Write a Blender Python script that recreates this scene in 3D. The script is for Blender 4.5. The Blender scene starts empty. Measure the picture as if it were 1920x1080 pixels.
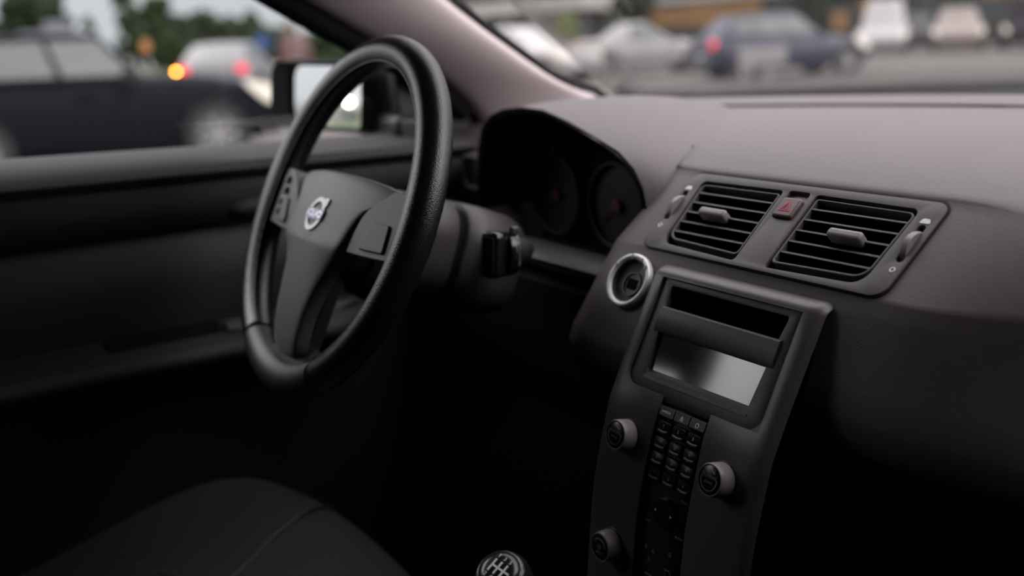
import bpy, bmesh, math, random
from mathutils import Vector, Matrix, noise
random.seed(7)
S = bpy.context.scene
COL = S.collection
PI = math.pi
X0 = -0.3604            # driver's centre line (car centre line is X = 0)
GZ = -0.107             # height of the street; metres, X right, Y forward, Z up
# ------------------------------------------------------------------ camera
cam_d = bpy.data.cameras.new('camera')
cam = bpy.data.objects.new('camera', cam_d); COL.objects.link(cam)
yaw, pitch, roll = 1.0102, 0.24448, -0.04671
fwd = Vector((-math.sin(yaw) * math.cos(pitch), math.cos(yaw) * math.cos(pitch), -math.sin(pitch)))
rt = Vector((math.cos(yaw), math.sin(yaw), 0)); up = rt.cross(fwd)
r2 = math.cos(roll) * rt + math.sin(roll) * up
u2 = -math.sin(roll) * rt + math.cos(roll) * up
cam.matrix_world = Matrix((( r2.x, u2.x, -fwd.x, 0.57434), (r2.y, u2.y, -fwd.y, -0.38178),
                           (r2.z, u2.z, -fwd.z, 1.06269), (0, 0, 0, 1)))
cam_d.sensor_width = 36.0
cam_d.lens = 1870.92 * 36.0 / 1920.0
cam_d.clip_start = 0.02; cam_d.clip_end = 400
cam_d.dof.use_dof = True
cam_d.dof.focus_distance = 0.80
cam_d.dof.aperture_fstop = 2.6
S.camera = cam
# ------------------------------------------------------------------ sky and exposure
S.view_settings.view_transform = 'Standard'
S.view_settings.look = 'None'
S.view_settings.gamma = 1.0
S.view_settings.use_curve_mapping = False
S.view_settings.exposure = 0.0
W = bpy.data.worlds.new('overcast_dusk_sky'); S.world = W
W.use_nodes = True
nt = W.node_tree; nt.nodes.clear()
tc = nt.nodes.new('ShaderNodeTexCoord'); sp = nt.nodes.new('ShaderNodeSeparateXYZ')
rp = nt.nodes.new('ShaderNodeValToRGB'); bg = nt.nodes.new('ShaderNodeBackground'); wo = nt.nodes.new('ShaderNodeOutputWorld')
nt.links.new(tc.outputs['Generated'], sp.inputs[0]); nt.links.new(sp.outputs['Z'], rp.inputs[0])
el = rp.color_ramp.elements
el[0].position = 0.0; el[0].color = (.62, .635, .675, 1)
el[1].position = 1.0; el[1].color = (2.9, 2.75, 2.8, 1)
for z_, c_ in ((.12, (.66, .67, .71)), (.30, (.85, .83, .86)), (.50, (1.7, 1.62, 1.66)), (.75, (2.9, 2.75, 2.8))):
    e = el.new(z_); e.color = (*c_, 1)
# unseen glows added to light the cabin: high ahead, low pinkish right, rear left
last = rp.outputs[0]
for d_, p_, a_, c_ in (((.25, .60, .76), 12., 1.5, (1.0, .91, .925)), ((.88, .25, .34), 5., 6.0, (1.0, .92, .92)), ((-.62, -.36, .70), 9., 4.6, (1.0, .97, .97))):
    dp = nt.nodes.new('ShaderNodeVectorMath'); dp.operation = 'DOT_PRODUCT'; dp.inputs[1].default_value = Vector(d_).normalized()
    mx0 = nt.nodes.new('ShaderNodeMath'); mx0.operation = 'MAXIMUM'; mx0.inputs[1].default_value = 0.0
    pw0 = nt.nodes.new('ShaderNodeMath'); pw0.operation = 'POWER'; pw0.inputs[1].default_value = p_
    ml0 = nt.nodes.new('ShaderNodeMath'); ml0.operation = 'MULTIPLY'; ml0.inputs[1].default_value = a_
    sc0 = nt.nodes.new('ShaderNodeVectorMath'); sc0.operation = 'SCALE'; sc0.inputs[0].default_value = c_
    ad0 = nt.nodes.new('ShaderNodeVectorMath'); ad0.operation = 'ADD'
    nt.links.new(tc.outputs['Generated'], dp.inputs[0]); nt.links.new(dp.outputs['Value'], mx0.inputs[0]); nt.links.new(mx0.outputs[0], pw0.inputs[0])
    nt.links.new(pw0.outputs[0], ml0.inputs[0]); nt.links.new(ml0.outputs[0], sc0.inputs['Scale'])
    nt.links.new(last, ad0.inputs[0]); nt.links.new(sc0.outputs[0], ad0.inputs[1]); last = ad0.outputs[0]
nt.links.new(last, bg.inputs[0])
nt.links.new(bg.outputs[0], wo.inputs[0])
bg.inputs[1].default_value = 1.0
W.cycles.sampling_method = 'MANUAL'; W.cycles.sample_map_resolution = 512
S.cycles.max_bounces = 8
S.cycles.transparent_max_bounces = 12
S.cycles.caustics_reflective = False; S.cycles.caustics_refractive = False
S.cycles.use_denoising = True

# ------------------------------------------------------------------ materials
def nodes_of(name):
    m = bpy.data.materials.new(name); m.use_nodes = True
    return m, m.node_tree, m.node_tree.nodes['Principled BSDF']
def mat(name, col, rough=.5, metal=0., grain=0., gscale=900., bump=0., coat=0., spec=.5, vary=.0, vscale=20., emit=None, estr=0.):
    m, t, b = nodes_of(name)
    b.inputs['Roughness'].default_value = rough
    b.inputs['Metallic'].default_value = metal
    b.inputs['Specular IOR Level'].default_value = spec
    b.inputs['Coat Weight'].default_value = coat
    c = (*col, 1)
    b.inputs['Base Color'].default_value = c
    tc = t.nodes.new('ShaderNodeTexCoord')
    if vary:
        n = t.nodes.new('ShaderNodeTexNoise'); n.inputs['Scale'].default_value = vscale; n.inputs['Detail'].default_value = 4
        mx = t.nodes.new('ShaderNodeMix'); mx.data_type = 'RGBA'
        mx.inputs[6].default_value = tuple(x * (1 - vary) for x in col) + (1,)
        mx.inputs[7].default_value = tuple(min(1, x * (1 + vary)) for x in col) + (1,)
        t.links.new(tc.outputs['Object'], n.inputs['Vector']); t.links.new(n.outputs['Fac'], mx.inputs[0])
        t.links.new(mx.outputs[2], b.inputs['Base Color'])
    if grain:
        v = t.nodes.new('ShaderNodeTexVoronoi'); v.inputs['Scale'].default_value = gscale
        bp = t.nodes.new('ShaderNodeBump'); bp.inputs['Strength'].default_value = grain; bp.inputs['Distance'].default_value = .0004
        t.links.new(tc.outputs['Object'], v.inputs['Vector']); t.links.new(v.outputs['Distance'], bp.inputs['Height'])
        t.links.new(bp.outputs[0], b.inputs['Normal'])
    if emit:
        b.inputs['Emission Color'].default_value = (*emit, 1); b.inputs['Emission Strength'].default_value = estr
    return m
def glass(name, tint=(.965, .975, .975), refl=1.0):
    m = bpy.data.materials.new(name); m.use_nodes = True; t = m.node_tree; t.nodes.clear()
    o = t.nodes.new('ShaderNodeOutputMaterial'); mx = t.nodes.new('ShaderNodeMixShader')
    tr = t.nodes.new('ShaderNodeBsdfTransparent'); tr.inputs[0].default_value = (*tint, 1)
    gl = t.nodes.new('ShaderNodeBsdfGlossy'); gl.inputs['Roughness'].default_value = .02
    lw = t.nodes.new('ShaderNodeLayerWeight')
    pw_ = t.nodes.new('ShaderNodeMath'); pw_.operation = 'POWER'; pw_.inputs[1].default_value = 5.
    ma = t.nodes.new('ShaderNodeMath'); ma.operation = 'MULTIPLY_ADD'; ma.inputs[1].default_value = .5 * refl; ma.inputs[2].default_value = .03 * refl
    t.links.new(lw.outputs['Facing'], pw_.inputs[0]); t.links.new(pw_.outputs[0], ma.inputs[0]); t.links.new(ma.outputs[0], mx.inputs[0])
    t.links.new(tr.outputs[0], mx.inputs[1]); t.links.new(gl.outputs[0], mx.inputs[2]); t.links.new(mx.outputs[0], o.inputs[0])
    return m
M = {}
M['dash'] = mat('dash_soft_plastic', (.104, .085, .090), .5, grain=.25, gscale=700, vary=.05, vscale=300)
M['dash2'] = mat('centre_trim_plastic', (.082, .072, .075), .5, grain=.15, gscale=1200, vary=.05, vscale=400)
M['frame'] = mat('console_face_plastic', (.080, .070, .074), .36, grain=.1, gscale=1500)
M['black'] = mat('black_plastic', (.012, .011, .012), .45)
M['matt'] = mat('matt_black', (.006, .0055, .006), .9, spec=.1)
M['rub'] = mat('black_rubber', (.010, .010, .010), .7, spec=.3)
M['house'] = mat('display_housing_plastic', (.040, .036, .038), .45, grain=.1, gscale=1500)
M['leather'] = mat('black_leather', (.010, .0092, .0095), .26, grain=.5, gscale=1000, spec=.75)
M['hub'] = mat('airbag_cover_plastic', (.112, .104, .104), .5, grain=.2, gscale=1100)
M['chrome'] = mat('chrome', (.80, .80, .80), .22, metal=1.)
M['satin'] = mat('satin_metal', (.78, .77, .78), .35, metal=.8)
M['silverp'] = mat('silver_paint', (.88, .88, .87), .38, metal=.1)
M['navy'] = mat('emblem_band_blue', (.16, .15, .30), .3, metal=.4)
M['white'] = mat('white_print', (.75, .75, .74), .6)
M['dim'] = mat('faint_grey_print', (.28, .27, .27), .6)
M['key'] = mat('keypad_plastic', (.018, .0165, .017), .4)
M['red'] = mat('red_print', (.42, .05, .06), .5)
M['needle'] = mat('needle_red', (.10, .016, .014), .5)
M['hazard'] = mat('hazard_switch_plastic', (.115, .075, .078), .4)
M['knob'] = mat('knob_soft_paint', (.24, .21, .215), .38)
M['cap'] = mat('knob_cap_black', (.012, .011, .012), .25)
M['fabric'] = mat('seat_fabric', (.020, .0182, .018), .9, grain=.6, gscale=600, spec=.2, vary=.15, vscale=700)
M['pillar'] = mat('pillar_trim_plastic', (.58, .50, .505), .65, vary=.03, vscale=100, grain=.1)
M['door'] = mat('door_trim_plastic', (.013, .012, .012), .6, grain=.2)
M['door2'] = mat('column_plastic', (.038, .033, .034), .5, grain=.2)
M['belt'] = mat('door_belt_plastic', (.040, .037, .0375), .75, grain=.2, spec=.25)
M['head'] = mat('headliner_cloth', (.05, .048, .048), .95, spec=.1)
M['carpet'] = mat('carpet', (.010, .009, .010), 1., spec=.0)
M['glass'] = glass('window_glass')
M['glass_front'] = glass('windscreen_glass', refl=1.8)
M['glass_side'] = glass('side_window_glass', refl=.35)
M['lens'] = glass('cluster_lens', (.8, .8, .8), .25)
M['mirror'] = mat('mirror_silver', (.86, .87, .86), .015, metal=1.)
M['gloss'] = mat('gloss_black', (.008, .008, .009), .15)
def lcd_mat():
    m = mat('display_pane', (.006, .007, .007), .13)
    m.node_tree.nodes['Principled BSDF'].inputs['IOR'].default_value = 2.0
    return m
M['lcd'] = lcd_mat()

# ------------------------------------------------------------------ mesh helpers
def mesh(name, verts, faces, m, parent=None, smooth=40, bevel=0, seg=2, sub=0, solid=0, soff=-1):
    me = bpy.data.meshes.new(name)
    me.from_pydata([tuple(v) for v in verts], [], faces)
    bm = bmesh.new(); bm.from_mesh(me)
    bmesh.ops.remove_doubles(bm, verts=bm.verts, dist=1e-6)
    bmesh.ops.recalc_face_normals(bm, faces=bm.faces)
    bm.to_mesh(me); bm.free()
    return finish(name, me, m, parent, smooth, bevel, seg, sub, solid, soff)
def finish(name, me, m, parent=None, smooth=40, bevel=0, seg=2, sub=0, solid=0, soff=-1):
    me.materials.append(M[m] if isinstance(m, str) else m)
    o = bpy.data.objects.new(name, me); COL.objects.link(o)
    if smooth:
        for p in me.polygons: p.use_smooth = True
        if smooth < 180: me.set_sharp_from_angle(angle=math.radians(smooth))
    if solid:
        d = o.modifiers.new('solid', 'SOLIDIFY'); d.thickness = solid; d.offset = soff
    if sub:
        d = o.modifiers.new('sub', 'SUBSURF'); d.levels = sub; d.render_levels = sub
    if bevel:
        d = o.modifiers.new('bevel', 'BEVEL'); d.width = bevel; d.segments = seg; d.limit_method = 'ANGLE'
        d.angle_limit = math.radians(35); d.harden_normals = False
    if parent: attach(o, parent)
    return o
def attach(o, parent):
    o.parent = parent
    t = parent; mtx = Matrix()
    while t is not None:
        mtx = t.matrix_basis @ mtx if t.parent is None else (t.matrix_parent_inverse @ t.matrix_basis) @ mtx
        t = t.parent
    o.matrix_parent_inverse = mtx.inverted()
def tag(o, label=None, cat=None, group=None, kind=None):
    if label: o['label'] = label
    if cat: o['category'] = cat
    if group: o['group'] = group
    if kind: o['kind'] = kind
    return o
def thing(name, label, cat, loc=(0, 0, 0), group=None, kind=None):
    o = bpy.data.objects.new(name, None); COL.objects.link(o)
    o.location = loc; o.empty_display_size = .1
    o.matrix_basis = Matrix.Translation(loc)
    return tag(o, label, cat, group, kind)
def copy_thing(root):
    c = root.copy(); COL.objects.link(c)
    for ch in root.children:
        k = copy_thing(ch); k.parent = c
    return c
def loft_data(rows, closed=False, cap0=False, cap1=False):
    n = len(rows[0]); v = [p for r in rows for p in r]; f = []
    for i in range(len(rows) - 1):
        for j in range(n if closed else n - 1):
            k = (j + 1) % n
            f.append((i * n + j, i * n + k, (i + 1) * n + k, (i + 1) * n + j))
    if cap0: f.append(tuple(range(n))[::-1])
    if cap1: f.append(tuple(range((len(rows) - 1) * n, len(rows) * n)))
    return v, f
def loft(name, rows, m, parent=None, closed=False, cap0=False, cap1=False, **k):
    v, f = loft_data(rows, closed, cap0, cap1)
    return mesh(name, v, f, m, parent, **k)
class MB:                       # several simple shapes that make one part
    def __init__(s): s.v = []; s.f = []
    def add(s, v, f):
        o = len(s.v); s.v += [tuple(p) for p in v]; s.f += [tuple(i + o for i in q) for q in f]; return s
    def box(s, c, d, rot=None):
        v = []
        for i in (-.5, .5):
            for j in (-.5, .5):
                for k in (-.5, .5):
                    p = Vector((i * d[0], j * d[1], k * d[2]))
                    if rot: p = rot @ p
                    v.append(Vector(c) + p)
        return s.add(v, [(0, 1, 3, 2), (4, 6, 7, 5), (0, 4, 5, 1), (2, 3, 7, 6), (0, 2, 6, 4), (1, 5, 7, 3)])
    def tube(s, pts, r, n=10, rs=None):
        pts = [Vector(p) for p in pts]; rows = []
        for i, p in enumerate(pts):
            d = (pts[min(i + 1, len(pts) - 1)] - pts[max(i - 1, 0)]).normalized()
            a = d.orthogonal().normalized() if i == 0 else (a - d * a.dot(d)).normalized()
            b = d.cross(a); q = rs[i] if rs else r
            rows.append([p + q * (math.cos(2 * PI * j / n) * a + math.sin(2 * PI * j / n) * b) for j in range(n)])
        return s.add(*loft_data(rows, True, True, True))
    def lathe(s, prof, o, ax, n=32, cap0=True, cap1=True):      # prof: (radius, distance along ax)
        o = Vector(o); ax = Vector(ax).normalized(); a = ax.orthogonal().normalized(); b = ax.cross(a)
        rows = [[o + ax * h + r * (math.cos(2 * PI * j / n) * a + math.sin(2 * PI * j / n) * b) for j in range(n)] for r, h in prof]
        return s.add(*loft_data(rows, True, cap0, cap1))
    def prism(s, out, F, n0, n1):
        k = len(out)
        v = [F(u, w, n0) for u, w in out] + [F(u, w, n1) for u, w in out]
        return s.add(v, [tuple(range(k)), tuple(range(k, 2 * k))[::-1]] + [(i, (i + 1) % k, k + (i + 1) % k, k + i) for i in range(k)])
    def ring(s, out, inn, F, n0, n1):
        k = len(out)
        rows = [[F(u, w, n0) for u, w in out], [F(u, w, n1) for u, w in out], [F(u, w, n1) for u, w in inn], [F(u, w, n0) for u, w in inn], [F(u, w, n0) for u, w in out]]
        return s.add(*loft_data(rows, True))
    def build(s, name, m, parent=None, **k): return mesh(name, s.v, s.f, m, parent, **k)
def rpoly(c, r, seg=5):
    out = []; n = len(c)
    for i in range(n):
        p = Vector(c[i]); a = Vector(c[i - 1]); b = Vector(c[(i + 1) % n])
        ri = r[i] if isinstance(r, (list, tuple)) else r
        d1 = (a - p).normalized(); d2 = (b - p).normalized()
        ang = d1.angle(d2); L = ri / math.tan(ang / 2)
        s0 = p + d1 * L; cen = p + (d1 + d2).normalized() * (ri / math.sin(ang / 2))
        v0 = s0 - cen; v1 = p + d2 * L - cen
        tot = v0.angle(v1) if v0.length > 1e-9 else 0
        sg = 1 if v0.x * v1.y - v0.y * v1.x > 0 else -1
        for k in range(seg + 1):
            t = sg * tot * k / seg
            out.append((cen.x + v0.x * math.cos(t) - v0.y * math.sin(t), cen.y + v0.x * math.sin(t) + v0.y * math.cos(t)))
    return out
def rrect(cx, cy, w, h, r, seg=5):
    return rpoly([(cx - w / 2, cy - h / 2), (cx + w / 2, cy - h / 2), (cx + w / 2, cy + h / 2), (cx - w / 2, cy + h / 2)], r, seg)
def circ(cx, cy, r, n=32, ry=None):
    return [(cx + r * math.cos(2 * PI * i / n), cy + (ry or r) * math.sin(2 * PI * i / n)) for i in range(n)]
def plate_holes(name, out, holes, F, n, thick, m, parent, flip=False, **k):     # a flat sheet with openings cut through
    bm = bmesh.new()
    for loop in [out] + holes:
        vs = [bm.verts.new((u, w, 0)) for u, w in loop]
        for i in range(len(vs)): bm.edges.new((vs[i], vs[(i + 1) % len(vs)]))
    bmesh.ops.triangle_fill(bm, use_beauty=True, use_dissolve=False, edges=bm.edges[:], normal=(0, 0, 1))
    for f in bm.faces:
        f.normal_update()
        if (f.normal.z < 0) != flip: f.normal_flip()
    for v in bm.verts: v.co = F(v.co.x, v.co.y, n)
    me = bpy.data.meshes.new(name); bm.to_mesh(me); bm.free()
    return finish(name, me, m, parent, solid=thick, **k)
def text(name, s, F, m, parent, h, thick=.0003, n=0., cu=0., cv=0., sx=1.):
    c = bpy.data.curves.new(name, 'FONT'); c.body = s; c.align_x = 'CENTER'; c.align_y = 'CENTER'; c.size = h * 1.4
    c.extrude = thick / 2
    o = bpy.data.objects.new(name, c)
    COL.objects.link(o)
    dg = bpy.context.evaluated_depsgraph_get(); dg.update()
    me = bpy.data.meshes.new_from_object(o.evaluated_get(dg))
    bpy.data.objects.remove(o)
    for v in me.vertices: v.co = F(cu + v.co.x * sx, cv + v.co.y, n + v.co.z)
    return finish(name, me, m, parent, smooth=0)
def lerp(a, b, t): return a + (b - a) * t
def interp(x, xs, ys):
    if x <= xs[0]: return ys[0]
    for i in range(len(xs) - 1):
        if x <= xs[i + 1]: return lerp(ys[i], ys[i + 1], (x - xs[i]) / (xs[i + 1] - xs[i]))
    return ys[-1]

# ------------------------------------------------------------------ frames of reference inside the car
VO = Vector((0, .2421, .8996)); VV = Vector((0, .7617, .6479)); VN = Vector((0, -.6479, .7617))
def VF(u, v, n): return VO + Vector((u, 0, 0)) + VV * v + VN * n            # vent panel
PROF = [(.1956, .8594), (.1777, .8264), (.1561, .787), (.1373, .7488), (.1255, .7075), (.1183, .6775), (.1140, .650), (.1085, .60), (.103, .54), (.097, .46), (.095, .385), (.095, .335)]
PS = [0.]
for i in range(len(PROF) - 1): PS.append(PS[-1] + math.dist(PROF[i], PROF[i + 1]))
def SF(u, s, n):                                                            # centre console face
    def pos(q):
        if q <= 0:
            t = q / PS[1]; return Vector((0, PROF[0][0] + t * (PROF[1][0] - PROF[0][0]), PROF[0][1] + t * (PROF[1][1] - PROF[0][1])))
        return Vector((0, interp(q, PS, [p[0] for p in PROF]), interp(q, PS, [p[1] for p in PROF])))
    d = (pos(s + .012) - pos(s - .012)).normalized()
    return pos(s) + Vector((u, 0, 0)) + n * Vector((0, d.z, -d.y))
TILT = math.radians(25.595)
WC = Vector((X0, 0, .9)); WB = Vector((0, math.sin(TILT), math.cos(TILT))); WN = Vector((0, -math.cos(TILT), math.sin(TILT)))
def WF(u, v, w): return WC + Vector((u, 0, 0)) + WB * v + WN * w             # steering wheel

# ------------------------------------------------------------------ setting: street, car shell
def flat(name, x0, x1, y0, y1, z, m, th=.02):
    return MB().box(((x0 + x1) / 2, (y0 + y1) / 2, z - th / 2), (x1 - x0, y1 - y0, th)).build(name, m)
M['asphalt'] = mat('asphalt', (.052, .045, .042), .85, vary=.25, vscale=.6, grain=.2, gscale=40)
M['verge'] = mat('grass_verge', (.045, .075, .022), .95, vary=.4, vscale=3)
road = flat('floor', -140, 60, -60, 120, GZ, 'asphalt', .05); tag(road, kind='structure')
verge = flat('grass_verge', -75, -48, -20, 32, GZ + .12, 'verge', .12); tag(verge, 'long green grass verge under the trees across the street', 'grass verge', kind='structure')
def Yc(x): return .95 - .65 * x * x        # foot of the windscreen
def Yt(x): return .81 - .62 * x * x        # front edge of the demister strip
verge2 = flat('grass_verge', -28, -9.5, -24, -9, GZ + .06, 'verge', .06); tag(verge2, 'grass strip behind the car seen in the wing mirror', 'grass verge', kind='structure')
# roof lining, floor pan, rear and right side of the cabin, windows filled in to block light
rows = []
for x in (-.66, -.55, -.3, 0, .3, .55, .66, .74):
    z = 1.385 - .10 * (abs(x) / .64) ** 3
    rows.append([(x, y, z - (.0 if y > -1.6 else .1) - max(0, y + .1) * .22) for y in (.27 - .30 * x * x, .1, -.1, -.6, -1.2, -1.75, -1.95)])
o = loft('ceiling', rows, 'head', solid=.03, soff=1); tag(o, kind='structure')
o = MB().box((0, -.45, .10), (1.44, 2.6, .03)).box((0, -.3, .22), (.22, 2.0, .21)).build('floor', 'carpet'); tag(o, kind='structure')
o = MB().box((0, .86, .50), (1.44, .03, .78)).build('wall_front', 'carpet'); tag(o, kind='structure')
o = MB().box((0, -1.75, .58), (1.44, .04, .95)).box((0, -1.75, 1.20), (1.44, .04, .4)).build('wall_back', 'door'); tag(o, kind='structure')  # upper box added over the rear window to keep light out
o = MB().box((.735, -.45, .53), (.05, 2.6, .84)).box((.715, -.40, 1.14), (.05, 2.36, .44)).build('wall_right', 'door'); tag(o, kind='structure')  # upper panel added over the unseen passenger window to keep light out
o = MB().box((-.70, -.80, 1.13), (.05, .20, .44)).box((-.735, -1.3, .53), (.05, .9, .84)).box((-.735, .66, .52), (.03, .44, .80)).box((-.735, .05, .14), (.03, 1.8, .06)).box((-.70, -1.6, 1.14), (.05, .34, .44)).build('wall_left', 'door'); tag(o, kind='structure')
# windscreen
rows = []
for k in range(13):
    x = -.70 + 1.40 * k / 12
    rows.append([(x, lerp(Yc(x) + .01, .30 - .35 * x * x, t), lerp(.957, 1.335 - .10 * abs(x) ** 2, t) + .03 * math.sin(PI * t)) for t in [i / 8 for i in range(9)]])
o = loft('window_1', rows, 'glass_front', solid=.004); tag(o, kind='structure')
rows = [[(-.735 + .09 * t * t, lerp(.42 - .30 * t, -.72, q), lerp(.935, 1.30, t)) for q in [i / 4 for i in range(5)]] for t in [i / 6 for i in range(7)]]
o = loft('window_2', rows, 'glass_side', solid=.004); tag(o, kind='structure')
# black rubber strip along the foot of the windscreen
rows = [[(x, Yc(x) - .012, .9615), (x, Yc(x) + .004, .9655), (x, Yc(x) + .02, .962), (x, Yc(x) + .02, .94), (x, Yc(x) - .012, .94)] for x in [-.70 + 1.4 * k / 24 for k in range(25)]]
o = loft('trim_1', rows, 'rub', closed=True, cap0=True, cap1=True); tag(o, kind='structure')

# ------------------------------------------------------------------ A-pillar cover
pil = thing('pillar_trim', 'smooth greyish pink plastic cover of the windscreen pillar behind the steering wheel', 'pillar trim', (-.66, .35, .95))
Rp = [(-.61, .60, .925), (-.61, .518, .981), (-.61, .482, .989), (-.61, .44, 1.0095), (-.61, .38, 1.049), (-.61, .334, 1.079), (-.61, .28, 1.118), (-.60, .12, 1.22), (-.58, -.05, 1.31)]
Lp = [(-.705, .395, .88), (-.70, .387, .926), (-.69, .354, .970), (-.68, .313, 1.0055), (-.675, .257, 1.038), (-.67, .191, 1.07), (-.665, .143, 1.095), (-.66, .03, 1.16), (-.63, -.2, 1.28)]
rows = []
for a, b in zip(Rp, Lp):
    a = Vector(a); b = Vector(b); row = []
    out = Vector((.55, -.55, .35)).normalized()
    row.append(a + Vector((-.03, .02, 0)))
    for t in (0, .12, .3, .5, .7, .88, 1): row.append(a.lerp(b, t) + out * .022 * math.sin(PI * t) ** .7)
    row.append(b + Vector((-.03, .02, 0)))
    rows.append(row)
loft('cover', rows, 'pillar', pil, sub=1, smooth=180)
r_ = [Vector(p) + Vector((-.010, .010, .004)) for p in Rp[:]]
MB().tube(r_, .0055, 8).build('glass_seal', 'rub', pil)

# ------------------------------------------------------------------ driver's door
door = thing('car_door', 'dark plastic car door with grey window ledge and armrest left of the steering wheel', 'car door', (-.72, -.2, .12))
ys = [-.95 + .1 * k for k in range(15)]
def drow(pts): return [[(x, y, z - (.027 if z > .94 else .012) * (y + .1) if z > .9 else z) for x, z in pts] for y in ys]
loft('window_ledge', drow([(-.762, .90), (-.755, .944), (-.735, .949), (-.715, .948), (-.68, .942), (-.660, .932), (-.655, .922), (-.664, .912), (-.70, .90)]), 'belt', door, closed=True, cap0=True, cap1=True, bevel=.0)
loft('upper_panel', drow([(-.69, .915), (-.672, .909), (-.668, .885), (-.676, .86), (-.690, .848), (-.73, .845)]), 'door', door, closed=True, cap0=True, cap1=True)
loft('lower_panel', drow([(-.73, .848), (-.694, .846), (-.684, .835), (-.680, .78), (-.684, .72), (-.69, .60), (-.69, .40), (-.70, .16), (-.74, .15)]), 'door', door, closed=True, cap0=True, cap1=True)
# armrest
ay = [-.80, -.5, -.3, -.19, -.1, 0, .1, .16]
rows = []
for y in ay:
    g = 0 if y < .12 else .03
    rows.append([(-.688, y, .728), (-.672, y, .726), (-.655 - g, y, .716), (-.640 - g, y, .708), (-.630 - g, y, .698), (-.632 - g, y, .688), (-.650 - g, y, .672), (-.688, y, .655)])
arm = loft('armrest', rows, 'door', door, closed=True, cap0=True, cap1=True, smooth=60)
MB().prism(rrect(-.115, 0, .14, .020, .006), lambda u, v, n: Vector((-.664 + v, u, .7215 - v * .9 + n)), -.001, .0018).build('switch_recess', 'matt', arm, bevel=.001)
MB().prism(rrect(-.03, 0, .022, .012, .003), lambda u, v, n: Vector((-.660 + v, u, .7195 - v * .9 + n)), 0, .006).build('window_switch', 'black', arm, bevel=.002)
rows = [[(-.692, y, .672), (-.668, y, .668), (-.662, y, .660), (-.668, y, .650), (-.692, y, .640)] for y in (-.20, -.17, -.06, -.03)]
loft('pull_grip', rows, 'belt', door, closed=True, cap0=True, cap1=True, sub=1)
rows = [[(-.70, y, z + dz * .5), (-.672 + .004 * k, y, z + dz), (-.664 + .006 * k, y, z), (-.670, y, z - dz), (-.70, y, z - dz * .5)] for y, z, dz, k in ((-.015, .868, .010, 0), (.0, .870, .016, 1), (.05, .872, .018, 1), (.10, .874, .016, 1), (.115, .874, .010, 0))]
loft('release_handle', rows, 'belt', door, closed=True, cap0=True, cap1=True, sub=1)
# sail panel in front corner, window frame
MB().prism(rpoly([(.255, .928), (.425, .905), (.40, .955), (.30, 1.045), (.245, 1.075), (.248, 1.0)], [.004, .01, .01, .02, .01, .004]), lambda u, v, n: Vector((-.715 + n, u, v)), -.02, .006).build('sail_panel', 'black', door, bevel=.003)
fr = [Vector(p) + Vector((-.008, -.006, -.008)) for p in Lp[2:]] + [Vector((-.60, -.75, 1.295))]
MB().tube(fr, .015, 10).build('window_frame', 'matt', door)
rows = [[(-.69, .30, .80), (-.69, .34, .88), (-.69, .33, .915)], [(-.66, .29, .80), (-.655, .33, .88), (-.665, .325, .92)], [(-.60, .30, .80), (-.60, .35, .87), (-.60, .36, .91)], [(-.54, .30, .80), (-.53, .33, .86), (-.53, .35, .90)]]

# ------------------------------------------------------------------ door mirror outside
wm = thing('wing_mirror', 'black wing mirror outside the side window reflecting a bright headlight', 'wing mirror', (-.80, .24, .93))
mn = Vector((.17, -1, .040)).normalized(); mu_ = Vector((0, 0, 1)).cross(mn).normalized() * 1; mv = mn.cross(mu_)
mu_ = -mu_ if mu_.x < 0 else mu_
mc = Vector((-.895, .205, .990))
def MF(u, v, n): return mc + mu_ * u + mv * (v if mv.z > 0 else -v) + mn * n
mo = rpoly([(-.138, -.050), (.130, -.052), (.138, .035), (.10, .052), (-.125, .056)], [.03, .02, .02, .02, .03])
mi = [(u * .80 + .022, v * .86) for u, v in mo]
rows = [[MF(u * k, v * k2, n) for u, v in mo] for k, k2, n in ((.96, .95, .004), (1.0, 1.0, 0), (1.02, 1.04, -.02), (.9, .95, -.06), (.6, .7, -.10))]
rows = [[MF(u, v, .002) for u, v in mi], [MF(u * .97, v * .97, .008) for u, v in mo]] + rows
rows.insert(0, [MF(u, v, -.012) for u, v in mi])
loft('housing', rows, 'matt', wm, closed=True, cap1=True, smooth=50)
MB().prism(mi, MF, -.010, -.004).build('mirror_glass', 'mirror', wm, smooth=0)
MB().prism([(-.03, -.02), (.10, -.02), (.10, .02), (-.03, .02)], lambda u, v, n: Vector((-.80 + u, .27 + n, .945 + v)), -.03, .03).build('mount_arm', 'black', wm, bevel=.01)

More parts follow.
